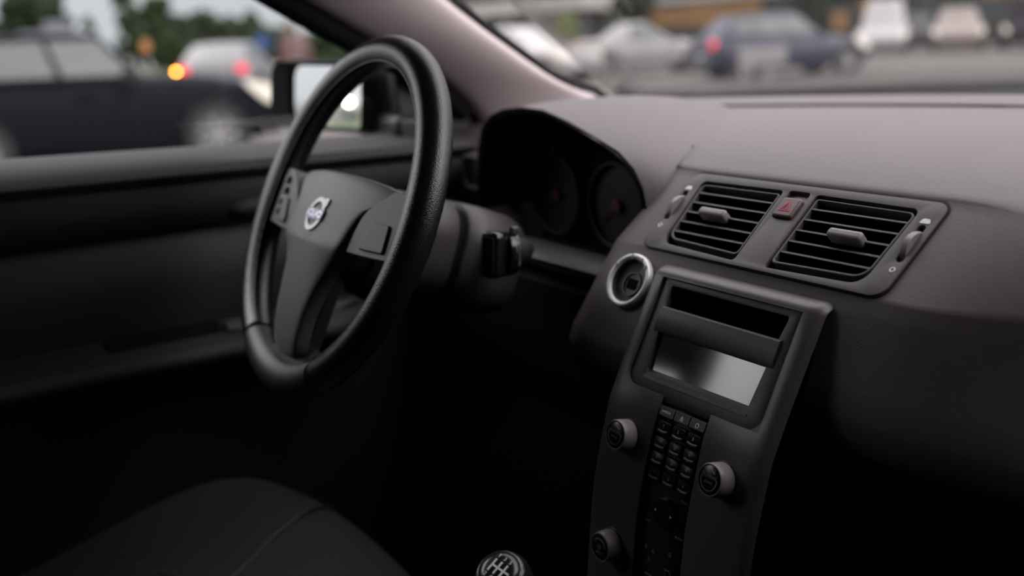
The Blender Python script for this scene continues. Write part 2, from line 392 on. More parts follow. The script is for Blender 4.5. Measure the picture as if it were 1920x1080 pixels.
# ------------------------------------------------------------------ dashboard
dash = thing('dashboard', 'dark grey moulded dashboard with instrument hood under the windscreen', 'dashboard', (0, .4, .80))
def dprof(x):
    ax_ = abs(x)
    ho = 1 if ax_ < .1282 else 0            # deep well for the air ducts
    hs = .075 if ax_ < .0877 else 0         # and the console front covers another well
    P = []
    yt, yc = Yt(x), Yc(x)
    for p in ((yc + .01, .925), (yc - .014, .9565), (yc - .03, .962), (lerp(yt, yc, .35), .9600), (yt + .008, .9575), (yt + .0025, .9570), (yt + .002, .950), (yt - .002, .950), (yt - .003, .9535)): P.append(p)
    for y, z in ((.62, .9545), (.50, .955), (.42, .9545), (.36, .952), (.325, .9478), (.303, .9425), (.288, .9370)): P.append((min(y, yt - .01), z))
    def vp(v, n):
        q = VF(0, v, n); return (q.y, q.z)
    P += [vp(.0520, .0012), vp(.0500, .0006), vp(.0478, .0002), vp(.0412, -.0002), vp(.0408, -.066 if ho else -.0002),
          vp(-.0440, -.066 if ho else -.0004), vp(-.0445, -.0004), vp(-.0478, -.0006), vp(-.0482, -.0008), (.2020, .8605)]
    if x > .0:
        P += [(.1995 + hs, .8540), (.1945 + hs, .838), (.1850 + hs, .808), (.1785 + hs, .787), (.177, .772), (.184, .758), (.205, .745), (.25, .72), (.32, .70), (.45, .66)]
        if x > .145:        # the passenger side rolls over into an upright fascia
            k = min(1, (x - .145) / .14); k = k * k * (3 - 2 * k)
            Q = [(.3600, .9500), (.325, .9460), (.300, .9395), (.280, .9320), (.271, .9275), (.262, .9215), (.257, .9170), (.254, .9145), (.2525, .9130), (.229, .8790), (.228, .8770), (.2265, .8735), (.226, .8720), (.2225, .8600), (.2205, .8530), (.215, .838), (.202, .808), (.193, .787), (.192, .772), (.200, .758), (.225, .745)]
            n0 = len(P) - 3 - len(Q)
            for i, q in enumerate(Q): P[n0 + i] = (lerp(P[n0 + i][0], q[0], k), lerp(P[n0 + i][1], q[1], k))
        return P
    P += [(.1985 + hs, .8540 + hs * .1), (.1895 + hs, .838), (.1740 + hs, .808), (.1630 + hs, .787), (.160, .772), (.164, .758), (.178, .745), (.22, .72), (.30, .70), (.45, .66)]
    return P
xs = [-.1285, -.1280, -.0880, -.0875, .0875, .0880, .1280, .1285] + [-.11, -.05, 0, .05, .11, .145, .16, .175, .19, .205, .22, .235, .25, .265, .285, .3, .36, .43, .5, .57, .64, .70]
xs = sorted(xs)
rows = []
fx = [(-.189, .085), (-.1885, .050), (-.184, .027), (-.176, .012), (-.166, .004), (-.152, .0)]
for (x, dy), xw in zip(fx, (-.42, -.36, -.30, -.24, -.19, -.152)):
    pr = dprof(x); row = []; prw = dprof(xw)
    for i, (y, z) in enumerate(pr):
        w = min(1, max(0, (i - 13) / 4))
        if i < 12: row.append((xw, prw[i][0], prw[i][1])); continue
        if i == 12: row.append((lerp(x, xw, .45), y + .012 * min(1, dy / .03), z)); continue      # the top runs on under the hood
        row.append((x - max(0., .905 - z) * .22 * w * min(1, dy / .012), y + dy * w, z - (dy * .1 * w)))
    rows.append(row)
for x in xs: rows.append([(x, y + (.25 * max(0, x - .5) ** 2 if i > 9 else 0), z) for i, (y, z) in enumerate(dprof(x))])
o = loft('dash_body', rows, 'dash', dash, smooth=55)
rows = [[(x, Yt(x) + .003, .9515), (x, Yt(x) - .0025, .9515), (x, Yt(x) - .0025, .9550), (x, Yt(x) + .003, .9558)] for x in [-.56 + .415 * k / 16 for k in range(17)]]
loft('demister_slot', rows, 'matt', dash, closed=True, cap0=True, cap1=True)
# driver's half of the dash top (from the hood to the pillar)
rows = []
for x in (-.71, -.66, -.60, -.56, -.53, -.48, -.42, -.38):
    yt, yc = Yt(x), Yc(x)
    fy = interp(x, [-.71, -.62, -.555, -.53, -.40, -.33, -.27, -.22, -.178], [.33, .34, .36, .53, .52, .45, .38, .32, .27])
    cut = 0 if x < -.545 else 1
    rows.append([(x, yc + .01, .925), (x, yc - .014, .9565), (x, yc - .03, .962), (x, lerp(yt, yc, .35), .9600), (x, yt + .008, .9575), (x, yt + .0025, .9570), (x, yt + .002, .950), (x, yt - .002, .950), (x, yt - .003, .9535),
                 (x, lerp(yt, fy, .4), .953), (x, fy + .05, .9540 if cut else .948), (x, fy + .015, .951 if cut else .935), (x, fy + (.02 if cut else 0), .94 if cut else .91), (x, fy + (.06 if cut else -.005), .90 if cut else .87), (x, fy + (.10 if cut else -.01), .82), (x, fy + (.10 if cut else .02), .74), (x, .70 if cut else .45, .66)])
loft('driver_body', rows, 'dash', dash, smooth=50).name = 'dash_body'
# side demister vent near the pillar
sv = MB().ring(rrect(0, 0, .075, .05, .015), rrect(0, 0, .062, .038, .01), lambda u, v, n: Vector((-.615 + u, .325 + n * -1, .885 + v)), -.005, .012)
svo = sv.build('side_vent', 'dash2', dash, bevel=.002)
b = MB()
for k in range(4): b.box((-.615, .328, .871 + .0095 * k), (.06, .012, .0018))
b.build('vent_slats', 'dash2', svo)
# instrument hood: lip, ridge, foot
lip = [(-.560, .285, .845), (-.535, .268, .885), (-.517, .262, .930), (-.505, .262, .957), (-.485, .262, .972), (-.455, .262, .980), (-.415, .262, .9835), (-.371, .262, .9815), (-.325, .262, .971), (-.274, .260, .957), (-.228, .255, .945), (-.197, .249, .931), (-.179, .245, .914), (-.174, .245, .895)]
rid = [(-.60, .34, .85), (-.58, .35, .90), (-.565, .36, .935), (-.55, .37, .958), (-.53, .385, .970), (-.50, .395, .980), (-.455, .395, .987), (-.41, .39, .9895), (-.36, .37, .9885), (-.31, .34, .9815), (-.255, .315, .968), (-.205, .292, .952), (-.172, .272, .932), (-.162, .262, .905)]
foot = [(-.62, .42, .85), (-.61, .45, .90), (-.60, .50, .93), (-.58, .55, .945), (-.55, .60, .952), (-.52, .63, .9535), (-.48, .65, .954), (-.44, .65, .954), (-.39, .60, .946), (-.335, .53, .944), (-.236, .495, .9435), (-.176, .415, .9435), (-.156, .312, .934), (-.150, .272, .910)]
mid = [tuple(lerp(r[i], f[i], .5) + (.012 if i == 2 and 3 < k < 12 else 0) for i in range(3)) for k, (r, f) in enumerate(zip(rid, foot))]
mid = [(m_[0], m_[1], min(m_[2], rid[k][2] - .001)) for k, m_ in enumerate(mid)]
half = [tuple(lerp(l[i], r[i], .35) + (.0045 if i == 2 and 2 < k < 13 else 0) for i in range(3)) for k, (l, r) in enumerate(zip(lip, rid))]
inn1 = [(lerp(l[0], X0 + .02, .03), l[1] + .004, lerp(l[2], .88, .06)) for l in lip]
inn2 = [(lerp(l[0], X0 + .02, .10), .36, lerp(l[2], .86, .22)) for l in lip]
hood = loft('instrument_hood', [foot, mid, rid, half, lip], 'dash', dash, smooth=180, sub=1)
# ------------------------------------------------------------------ instrument cluster
cl = thing('instrument_cluster', 'unlit black instrument cluster with round dials deep under the dashboard hood', 'instrument cluster', (X0, .35, .80))
loft('housing', [lip, inn1, inn2], 'matt', cl, solid=.003, soff=1)
MB().prism([(p[0], p[2]) for p in inn2[1:-1]] + [(-.20, .80), (-.53, .80)], lambda u, v, n: Vector((u, .365 + n, v)), 0, .01).build('back_panel', 'matt', cl)
def dial(x, z, r):
    d = MB().ring(circ(0, 0, r, 40), circ(0, 0, r * .93, 40), lambda u, v, n: Vector((x + u, .350 - n, z + v)), 0, .008).build('dial', 'black', cl, bevel=.001)
    MB().prism(circ(0, 0, r * .93, 40), lambda u, v, n: Vector((x + u, .352 - n, z + v)), 0, .002).build('dial_face', 'black', d)
    t = MB()
    for k in range(25):
        a = math.radians(225 - 270 * k / 24); l = .88 if k % 3 else .80
        ca, sa = math.cos(a), math.sin(a)
        t.add([Vector((x + r * q * ca - w * sa, .3495, z + r * q * sa + w * ca)) for q, w in ((l, -.0005), (.92, -.0005), (.92, .0005), (l, .0005))], [(0, 1, 2, 3)])
    t.build('tick_marks', 'house', d, smooth=0, solid=.0004)
    a = math.radians(215)
    MB().tube([(x, .346, z), (x + r * .8 * math.cos(a), .346, z + r * .8 * math.sin(a))], .001, 6).lathe([(.008, 0), (.008, .006)], (x, .35, z), (0, -1, 0), 20).build('needle', 'needle', d)
dial(-.345, .866, .052); dial(-.468, .866, .052)
# sill under the opening
rows = [[(x, .262, .832), (x, .238, .826), (x, .232, .820), (x, .236, .812), (x, .275, .790)] for x in (-.53, -.45, -.36, -.27, -.185)]
loft('lower_sill', rows, 'house', cl, closed=True, cap0=True, cap1=True, smooth=60)

# ------------------------------------------------------------------ knee panel under the column (dark)
kp = MB()
rows = [[(x, .262, .80), (x, .24, .79), (x, .25, .70), (x, .32, .60), (x, .42, .52)] for x in (-.69, -.55, -.4, -.25, -.14)]
ko = loft('knee_panel', rows, 'black', dash, solid=.006)

# ------------------------------------------------------------------ centre air vent panel
vp = thing('air_vent_panel', 'dark grey panel with two slatted air vents and hazard switch above the display', 'air vent panel', tuple(VO))
out = rpoly([(-.1377, .046), (-.1324, -.046), (.1324, -.046), (.1377, .046)], [.014, .013, .013, .010], 6)
def vhole(s, g=0.):
    c = [(.1165, .0372), (.0178, .0382), (.0165, -.0415), (.1105, -.0385)]
    c = [(s * (u + (g if u > .06 else -g)), v + (g if v > 0 else -g)) for u, v in c]
    if s > 0: c = c[::-1]
    return rpoly(c, [.006, .004, .004, .014] if s < 0 else [.014, .004, .004, .006], 5)
holes = [vhole(-1), vhole(1), rrect(0, .0238, .0228, .0305, .003), rrect(-.1268, .005, .0068, .036, .003), rrect(.1268, .005, .0068, .036, .003)]
bez = plate_holes('bezel', out, holes, VF, .0022, .006, 'dash2', vp, bevel=.0012, seg=3, smooth=35)
MB().ring(rpoly([(-.1388, .0490), (-.1335, -.0471), (.1335, -.0471), (.1388, .0490)], [.0150, .0135, .0135, .0105], 6), out, VF, -.004, .0010).build('groove_shade', 'rub', vp)  # black ring put in for the shade in the groove round the bezel
for s in (-1, 1):
    # duct box behind the opening
    d = MB().ring(vhole(s, .003), vhole(s, .0005), VF, -.055, -.003); d.prism(vhole(s, .003), VF, -.058, -.054)
    d.build('duct', 'matt', vp, smooth=0)
    c = [(.1145, .0342), (.0198, .0350), (.0187, -.0350), (.1085, -.0322)]
    co = [(s * u, v) for u, v in c]; ci = [(s * (u - .0018 if u > .06 else u + .0018), v - .0016 if v > 0 else v + .0022) for u, v in c]
    rr = [.005, .003, .004, .013]; ri = [.004, .002, .003, .011]
    if s > 0: co, ci, rr, ri = co[::-1], ci[::-1], rr[::-1], ri[::-1]
    g = MB().ring(rpoly(co, rr, 5), rpoly(ci, ri, 5), VF, -.016, .0012)
    gr = g.build('vent_frame', 'dash2', vp, bevel=.0006, smooth=35)
    for k, v in enumerate((.0241, .0126, .0010, -.0107, -.0225)):
        t = (.0342 - v) / .0667
        ue = .1130 - .0055 * t
        b_ = MB(); fl = Vector((0, .975, -.22)) * .024       # blades run level into the duct
        fr_ = [VF(s * q, v + e, .0006) for q, e in ((.0205, -.0009), (ue, -.0009), (ue, .0009), (.0205, .0009))]
        b_.add(fr_ + [p + fl for p in fr_], [(0, 1, 2, 3), (7, 6, 5, 4), (0, 1, 5, 4), (1, 2, 6, 5), (2, 3, 7, 6), (3, 0, 4, 7)])
        b_.build('slat', 'dash2', gr, bevel=.0004)
    sl = MB()
    for k in range(6): sl.add(*MB().prism([(s * (.030 + .0145 * k) - .0006, -.033), (s * (.030 + .0145 * k) + .0006, -.033), (s * (.030 + .0145 * k) + .0006, .033), (s * (.030 + .0145 * k) - .0006, .033)], VF, -.045, -.026).__dict__.values())
    sl.build('rear_vanes', 'black', gr, smooth=0)
    tb = MB().prism(rrect(s * .0725, .0006, .032, .0085, .0030), VF, -.004, .0085)
    tb.build('tab', 'knob', gr, bevel=.0028, seg=4)
    # thumb wheel with serrated edge
    w = MB(); cc = VF(s * .1268, .005, -.0075); n = 44
    rows = []
    for uu in (-.0027, .0027):
        rows.append([VF(s * .1268 + uu, .005 + (.0150 + (.0004 if j % 2 else 0)) * math.cos(2 * PI * j / n), -.0075 + (.0150 + (.0004 if j % 2 else 0)) * math.sin(2 * PI * j / n)) for j in range(n)])
    w.add(*loft_data(rows, True, True, True)); w.build('thumb_wheel', 'knob', vp, bevel=.0006, smooth=30)
    MB().prism(rpoly([(s * .1268 - .0045, .0245), (s * .1268 + .0045, .0245), (s * .1268 + .0030, .0290), (s * .1268 - .0030, .0290)], [.0008, .0008, .002, .002], 3), VF, .002, .0026).build('open_mark', 'white', vp, smooth=0)
    MB().ring(circ(s * .1268, -.0205, .0024, 16), circ(s * .1268, -.0205, .0013, 16), VF, .002, .0026).build('closed_mark', 'white', vp, smooth=0)
MB().prism(rrect(0, .0238, .0236, .0315, .003), VF, -.010, -.005).prism(rrect(0, .0345, .0228, .0085, .002), VF, -.006, -.0015).build('switch_recess', 'hazard', vp)
hz = MB().prism(rrect(0, .0195, .0205, .0208, .0025), VF, -.006, .0052).build('hazard_switch', 'hazard', vp, bevel=.0018, seg=3)
def tri(r, n0, n1): return MB().ring([(r * math.cos(a), .0185 + r * math.sin(a)) for a in (PI / 2, PI * 7 / 6, PI * 11 / 6)], [(r * .72 * math.cos(a), .0185 + r * .72 * math.sin(a)) for a in (PI / 2, PI * 7 / 6, PI * 11 / 6)], VF, n0, n1)
t = tri(.0072, .005, .0056); t.add(*tri(.0040, .005, .0056).__dict__.values()); t.build('warning_triangle', 'red', hz, smooth=0)

# ------------------------------------------------------------------ centre console
st = thing('centre_console', 'slim dark centre console panel with display, number keys and round knobs', 'centre console', tuple(SF(0, .2, 0)))
ub = [-.0957, -.0950, -.0935, -.0910, -.0885, -.079, -.029, 0, .029, .079, .0885, .0910, .0935, .0950, .0957]
sb = [-.0040, -.0030, -.0012, .0010, .0036, .0062, .0095, .03, .06, .09, .107, .115] + [.125 + .015 * k for k in range(30)]
def pn(u, s): return .0052 - .0060 * max(0, (abs(u) - .0885) / .0072) ** 1.8 - .0095 * max(0, (.0085 - s) / .0125) ** 1.7
v = []; f = []; idx = {}
for i, u in enumerate(ub):
    for j, s in enumerate(sb): idx[i, j] = len(v); v.append(SF(u, s, pn(u, s)))
for i in range(len(ub) - 1):
    for j in range(len(sb) - 1):
        um = (ub[i] + ub[i + 1]) / 2; sm = (sb[j] + sb[j + 1]) / 2
        if abs(um) < .079 and .0095 < sm < .107: continue
        if abs(um) < .029 and sm > .1: continue
        f.append((idx[i, j], idx[i + 1, j], idx[i + 1, j + 1], idx[i, j + 1]))
bm = bmesh.new(); vs = [bm.verts.new(p) for p in v]
for q in f: bm.faces.new([vs[i] for i in q])
bmesh.ops.delete(bm, geom=[x for x in bm.verts if not x.link_faces], context='VERTS')
bm.normal_update()
for q in bm.faces:
    if q.normal.dot(Vector((0, -1, .5))) < 0: q.normal_flip()
# rounded lower corners of the display opening
me = bpy.data.meshes.new('face_plate'); bm.to_mesh(me); bm.free()
plate = finish('face_plate', me, 'frame', st, solid=.012, bevel=.0012, seg=2, smooth=50)
for s in (-1, 1):
    cf = MB()
    pts = [(s * .0795, .1075)] + [(s * (.066 + .0128 * math.sin(a)), .094 + .0128 * math.cos(a)) for a in [PI / 2 * k / 6 for k in range(7)]]
    cf.prism(pts, SF, -.005, .0050)
    cf.build('corner_fillet', 'frame', plate, smooth=0)
# display housing with an open slot and a display window
hub_ = [-.079, -.0775, -.066, -.062, .062, .066, .0775, .079]
def hplate():
    return plate_holes('display_housing', rpoly([(-.079, .0096), (-.079, .107), (-.029, .1115), (.029, .1115), (.079, .107), (.079, .0096)], [.003, .012, .002, .002, .012, .003], 5),
                       [rpoly([(-.067, .0152), (-.064, .036), (.064, .036), (.067, .0152)], .0025, 4), rpoly([(-.0625, .056), (-.0595, .0925), (.0595, .0925), (.0625, .056)], [.002, .004, .004, .002], 4)], SF, .0026, .008, 'house', st, flip=True, bevel=.0012, seg=2, smooth=35)
dh = hplate()
MB().ring(rrect(0, .0255, .136, .024, .003), rrect(0, .0255, .131, .019, .002), SF, -.05, -.003).prism(rrect(0, .0255, .136, .024, .003), SF, -.052, -.049).build('storage_slot', 'matt', dh, smooth=0)
# rounded bar between slot and display
prf = [(.0338, -.004), (.0341, .0025), (.0350, .0042), (.0368, .0050), (.045, .0048), (.054, .0042), (.0572, .0030), (.0578, -.004)]
loft('slot_lip', [[SF(u, s, n) for s, n in prf] for u in (-.0680, -.0665, 0, .0665, .0680)], 'house', dh, closed=True, cap0=True, cap1=True, smooth=50)
MB().prism(rrect(0, .0745, .122, .038, .002), SF, -.004, -.0008).build('display_screen', 'lcd', dh, smooth=0)
prf = [(.0900, -.004), (.0900, -.0006), (.0925, .0006), (.0965, .0030), (.0988, .0034), (.0992, .0024), (.0992, -.004)]
loft('sill_lip', [[SF(u, s, n) for s, n in prf] for u in (-.0605, -.0595, 0, .0595, .0605)], 'house', dh, closed=True, cap0=True, cap1=True, smooth=50)
# keypad
kpd = MB()
rows = [[SF(u, s, -.0005) for u in (-.0295, 0, .0295)] for s in [.108 + .0122 * k for k in range(37)]]
kpad = loft('keypad', rows, 'black', st, solid=.004)
def SUP(cu, cs):           # upright writing on the console: v grows up the panel
    return lambda u, v, n: SF(cu + u, cs - v, n)
def key(cu, cs, w, h, n1, lab, lh, m='white', off=0.):
    k = MB()
    rows = [[SF(u, s, n) for u, s in rrect(cu, cs, w - 2 * i, h - 2 * i, .0022, 3)] for i, n in ((0, -.0005), (0, n1 - .0010), (.0006, n1), )]
    k.add(*loft_data(rows, True, True, True))
    ko_ = k.build('key', 'key', kpad, smooth=50)
    # raised lower lip of the key
    MB().tube([SF(cu - w * .36, cs + h * .27, n1 - .0004), SF(cu, cs + h * .34, n1 - .0001), SF(cu + w * .36, cs + h * .27, n1 - .0004)], .0014, 8).build('key_lip', 'key', ko_)
    if lab: text('key_mark', lab, SUP(cu, cs - h * .12 + off), m, ko_, lh, n=n1 + .0002)
    return ko_
for i, lab in enumerate(('AM/FM', '', '')):
    cu = -.0182 + .0182 * i
    k = MB()
    k.add(*loft_data([[SF(u, s, n) for u, s in rrect(cu, .1185, .0178 - 2 * q, .0085 - 2 * q, .001, 3)] for q, n in ((0, -.0005), (0, .0035), (.0005, .0042))], True, True, True))
    ko_ = k.build('key', 'key', kpad)
    if lab: text('key_mark', lab, SUP(cu - .001, .1192), 'white', ko_, .0026, n=.0044, sx=1.0)
    elif i == 1:
        MB().prism([(cu - .0018, .1196), (cu + .0018, .1196), (cu, .1168)], SF, .0042, .0046).prism([(cu - .0018, .1202), (cu + .0018, .1202), (cu + .0018, .1208), (cu - .0018, .1208)], SF, .0042, .0046).build('key_mark', 'white', ko_, smooth=0)
    else:
        MB().ring(circ(cu, .1192, .0020, 16), circ(cu, .1192, .0013, 16), SF, .0042, .0046).build('key_mark', 'white', ko_, smooth=0)
labs = ['1', '2', '3', '4', '5', '6', '7', '8', '9', '*', '0', '#']
for r in range(4):
    for c in range(3):
        key(-.0177 + .0177 * c, .1315 + .0131 * r, .0155, .0112, .0040, labs[r * 3 + c], .0027, 'dim' if r == 3 else 'white')
# direction pad
nav = MB().lathe([(.0128, 0), (.0128, .0035), (.0115, .0045), (.0070, .0045), (.0065, .0038), (.0060, .0050), (0.0005, .0052)], SF(0, .1985, -.001), (SF(0, .1985, 1) - SF(0, .1985, 0)), 40).build('direction_pad', 'cap', kpad, smooth=35)
am = MB()
for du, dv in ((0, -.0092), (-.0092, 0), (.0092, 0), (0, .0092)):
    d = Vector((du, dv)).normalized(); q = Vector((-d.y, d.x)); c = Vector((du, dv))
    am.prism([tuple(Vector((0, .1985)) + c + d * .0014), tuple(Vector((0, .1985)) + c + q * .0014 - d * .0008), tuple(Vector((0, .1985)) + c - q * .0014 - d * .0008)], SF, .003, .0037)
am.build('arrow_marks', 'white', nav, smooth=0)
text('menu_mark', 'MENU', SUP(.0190, .183), 'dim', kpad, .0022, n=.0008)
text('exit_mark', 'EXIT', SUP(-.0195, .2125), 'dim', kpad, .0022, n=.0008)
text('enter_mark', 'ENTER', SUP(.0185, .2135), 'dim', kpad, .0020, n=.0008)
cm = MB()
for cu, cs in ((-.019, .2355), (-.0095, .2365), (-.0145, .2455), (.0105, .2310)):
    cm.ring(circ(cu, cs, .0017, 12), circ(cu, cs, .0009, 12), SF, -.0004, .0008)
cm.ring(circ(.0095, .249, .0040, 24), circ(.0095, .249, .0033, 24), SF, -.0004, .0008)
cm.prism([(.0045, .2455), (.0072, .2440), (.0070, .2470)], SF, -.0004, .0008)
cm.prism([(-.018, .2585), (-.009, .2585), (-.009, .2592), (-.018, .2592)], SF, -.0004, .0008)
cm.build('climate_marks', 'dim', kpad, smooth=0)
# knobs
def knob(cu, cs, lab, lab2, fan=False):
    ax = (SF(cu, cs, 1) - SF(cu, cs, 0)).normalized(); o_ = SF(cu, cs, .004)
    k = MB().lathe([(.0150, 0), (.0150, .0012), (.0142, .002)], o_, ax, 40).build('knob_collar', 'black', st, smooth=35)
    k2 = MB().lathe([(.0139, .0015), (.0136, .010), (.0131, .0145), (.0125, .0154), (.0117, .0153), (.0115, .0145)], o_, ax, 44).build('knob', 'knob', st, smooth=40)
    MB().lathe([(.0119, .008), (.0117, .0148), (.0100, .0157), (.0004, .0160)], o_, ax, 40).build('knob_cap', 'cap', k2, smooth=60)
    nn = .0200
    mk = MB()
    def arc(r, a0, a1, w=.0004, n=20):
        for i in range(n):
            t0 = math.radians(lerp(a0, a1, i / n)); t1 = math.radians(lerp(a0, a1, (i + 1) / n))
            mk.prism([(cu + q * math.cos(t), cs - q * math.sin(t)) for q, t in ((r - w, t0), (r + w, t0), (r + w, t1), (r - w, t1))], SF, nn - .0004, nn + .0002)
    if fan:
        arc(.0078, 10, 150, .0003)
        for i in range(5):
            a = 2 * PI * i / 5
            mk.prism([(cu + q * math.cos(a + d), cs - .0005 - q * math.sin(a + d)) for q, d in ((.0006, 0), (.0020, -.35), (.0024, .25))], SF, nn - .0004, nn + .0002)
        mk.build('dial_mark', 'dim', k2, smooth=0)
        text('knob_text', 'AUTO', SUP(cu, cs + .0048), 'dim', k2, .0020, n=nn)
    else:
        arc(.0078, 50, 110, .0003); arc(.0082, 165, 375, .00025)
        mk.build('dial_mark', 'dim', k2, smooth=0)
        text('knob_text', lab, SUP(cu, cs - .0028), 'dim', k2, .0026, n=nn, sx=1.05)
        text('knob_text', lab2, SUP(cu, cs + .0018), 'dim', k2, .0018, n=nn)
knob(-.0573, .1500, 'VOLUME', 'POWER'); knob(.0573, .1500, 'TUNING', 'SOUND'); knob(-.0573, .2485, '', '', True)

# ------------------------------------------------------------------ ignition switch
ign = thing('ignition_switch', 'round ignition switch with bright silver ring beside the air vents', 'ignition switch', (-.133, .19, .84))
ic = Vector((-.1331, .19, .8399)); ic += (Vector((.57434, -.38178, 1.06269)) - ic).normalized() * .008
ina = Vector((math.sin(math.radians(3)) * math.cos(math.radians(29)), -math.cos(math.radians(3)) * math.cos(math.radians(29)), math.sin(math.radians(29)))).normalized()
MB().lathe([(.0264, -.012), (.0262, -.001), (.0255, .001), (.0236, .0018), (.0218, .0010), (.0205, -.0015), (.0200, -.006)], ic, ina, 64, False, False).build('silver_ring', 'silverp', ign, smooth=60)
MB().lathe([(.0206, -.001), (.0196, -.0045), (.0180, -.0055), (.0004, -.0055)], ic, ina, 48, False, True).build('socket', 'house', ign, smooth=40)
ia = ina.orthogonal().normalized(); ia = Vector((1, 0, 0)) - ina * ina.x; ia.normalize(); ib = ina.cross(ia)
def IF(u, v, n): return ic + ia * u + ib * v + ina * n
MB().prism(rrect(.002, -.002, .012, .010, .001), IF, -.0056, -.0046).build('key_slot', 'matt', ign)
MB().ring(circ(.002, -.002, .0115, 32), circ(.002, -.002, .0100, 32), IF, -.0058, -.0040).build('inner_collar', 'house', ign)
tk = MB()
for a in (150, 100, 65, 40):
    a = math.radians(a); d = Vector((math.cos(a), math.sin(a))); q = Vector((-d.y, d.x))
    w = .0016 if a < .8 else .0008
    tk.prism([tuple(d * r + q * s_) for r, s_ in ((.0212, -w), (.0250, -w), (.0250, w), (.0212, w))], IF, .0008, .0021)
tk.build('position_marks', 'dim', ign, smooth=0)

# ------------------------------------------------------------------ steering wheel
sw = thing('steering_wheel', 'black leather steering wheel with round silver emblem on its grey centre pad', 'steering wheel', tuple(WC))
RM = .1725
def rim_row(a, grow=0.):
    bulge = .0045 * (max(0, math.cos(2 * (a - math.radians(8)))) ** 4 if math.cos(a) > 0 else max(0, math.cos(2 * (a - math.radians(172)))) ** 4)
    row = []
    for j in range(24):
        b = 2 * PI * j / 24
        rr = .0163 + grow; ra = .0168 + grow
        r = RM + rr * math.cos(b) - (bulge * max(0, -math.cos(b)))
        row.append(WF(r * math.cos(a), r * math.sin(a), ra * math.sin(b)))
    return row
A0, A1 = math.radians(-60), math.radians(240)
loft('rim', [rim_row(lerp(A0, A1, k / 120)) for k in range(121)], 'leather', sw, closed=True, cap0=True, cap1=True, smooth=180)
loft('rim_insert', [rim_row(lerp(math.radians(240.6), math.radians(299.4), k / 24), .0003) for k in range(25)], 'black', sw, closed=True, cap0=True, cap1=True, smooth=60)
sm = []
for k in range(121):
    a = lerp(A0, A1, k / 120); bulge = .0045 * (max(0, math.cos(2 * (a - math.radians(8)))) ** 4 if math.cos(a) > 0 else max(0, math.cos(2 * (a - math.radians(172)))) ** 4)
    r = RM - .0135 - bulge * .85
    sm.append(WF(r * math.cos(a), r * math.sin(a), .0100))
MB().tube(sm, .0011, 8).build('rim_seam', 'leather', sw, smooth=180)
# centre pad
half_o = [(0, .0412), (.03, .0412), (.06, .0407), (.09, .0390), (.108, .0368), (.117, .0346), (.1195, .0325), (.117, .0305), (.108, .0268), (.0965, .0205), (.0865, .0130), (.0785, .0020), (.0735, -.0115), (.0715, -.0230), (.0695, -.0305), (.0660, -.0365), (.0612, -.0430), (.0555, -.0510), (.0490, -.0620), (.0415, -.080), (.0348, -.105), (.0300, -.130), (.0275, -.144), (.022, -.1485), (.012, -.150), (0, -.1505)]
def pw(u, v):
    w = .0232 - 1.15 * u * u - (2.5 * v * v if v > 0 else 0)
    if v > -.034: w -= .12 * (v + .034)
    else: w -= .085 * (-.034 - v) + 3.0 * max(0, -.10 - v) ** 2 + 5.0 * max(0, abs(u) - .018) ** 2 * min(1, (-.034 - v) / .03)
    return w
outl = half_o + [(-u, v) for u, v in half_o[::-1][1:-1]]
N = len(outl)
rows = []
for t, dw in ((.97, -.016), (1.0, -.004), (.985, -.0012), (.96, 0), (.85, 0), (.7, 0), (.5, 0), (.3, 0), (.12, 0), (.001, 0)):
    row = []
    for u, v in outl:
        cv = -.02 if v > -.034 else min(-.02, v * .8)
        p = (u * t, lerp(-.035, v, t) if True else v)
        row.append(WF(p[0], p[1], pw(*p) + dw))
    rows.append(row)
pad = loft('centre_pad', rows, 'hub', sw, closed=True, cap1=True, smooth=50)
# spokes with switch panels on both sides
for s in (-1, 1):
    c = [(.1235, .0335), (.1370, .0345), (.1600, .0330), (.1610, -.0275), (.1100, -.0310), (.0730, -.0322), (.0765, -.0120), (.0818, .0018), (.0898, .0115), (.0995, .0185), (.1110, .0250)]
    c = [(s * u, v) for u, v in c]
    rr = [.001, .004, .003, .003, .003, .002, .02, .02, .01, .01, .01]
    if s > 0: c, rr = c[::-1], rr[::-1]
    def PF(u, v, n): return WF(u, v, .0108 - .9 * max(0, abs(u) - .09) ** 1 * .10 + n)
    spo = MB().prism(rpoly(c, rr, 4), PF, -.022, 0).build('spoke', 'hub', sw, bevel=.0022, seg=3)
    b = [(.1075, .0020), (.1370, .0030), (.1400, -.0235), (.0985, -.0260), (.0965, -.0200)]
    b = [(s * u, v) for u, v in b]
    if s > 0: b = b[::-1]
    MB().prism(rpoly(b, .003, 4), PF, -.001, .0022).build('switch_button', 'hub', spo, bevel=.0014, seg=3)
    MB().prism([(s * u, v) for u, v in ((.06, .02), (.15, .025), (.165, .012), (.165, -.018), (.15, -.024), (.06, -.026))], WF, -.026, -.010).build('spoke_core', 'black', spo, bevel=.004)
    if s < 0:
        for i, (u, v) in enumerate(((-.131, .021), (-.127, .009), (-.131, -.004), (-.128, -.015))):
            MB().prism(rrect(u, v, .011, .008, .002, 3), PF, .0005, .0040).build('cruise_button', 'black', spo, bevel=.001)
rows = [[WF(u * k, v, w + .004 * (1 - abs(u) / .08)) for u in [-.08 + .01 * i for i in range(17)]] for v, w, k in ((-.130, -.014, .42), (-.143, -.004, .46), (-.150, .001, .62), (-.157, .003, .85), (-.163, .001, 1.), (-.168, -.008, 1.))]
loft('lower_spoke', rows, 'rub', sw, smooth=180, solid=.012, sub=1)
MB().prism([(-.02, -.15), (-.022, -.04), (.022, -.04), (.02, -.15)], WF, -.022, -.010).build('spoke_core', 'black', sw)
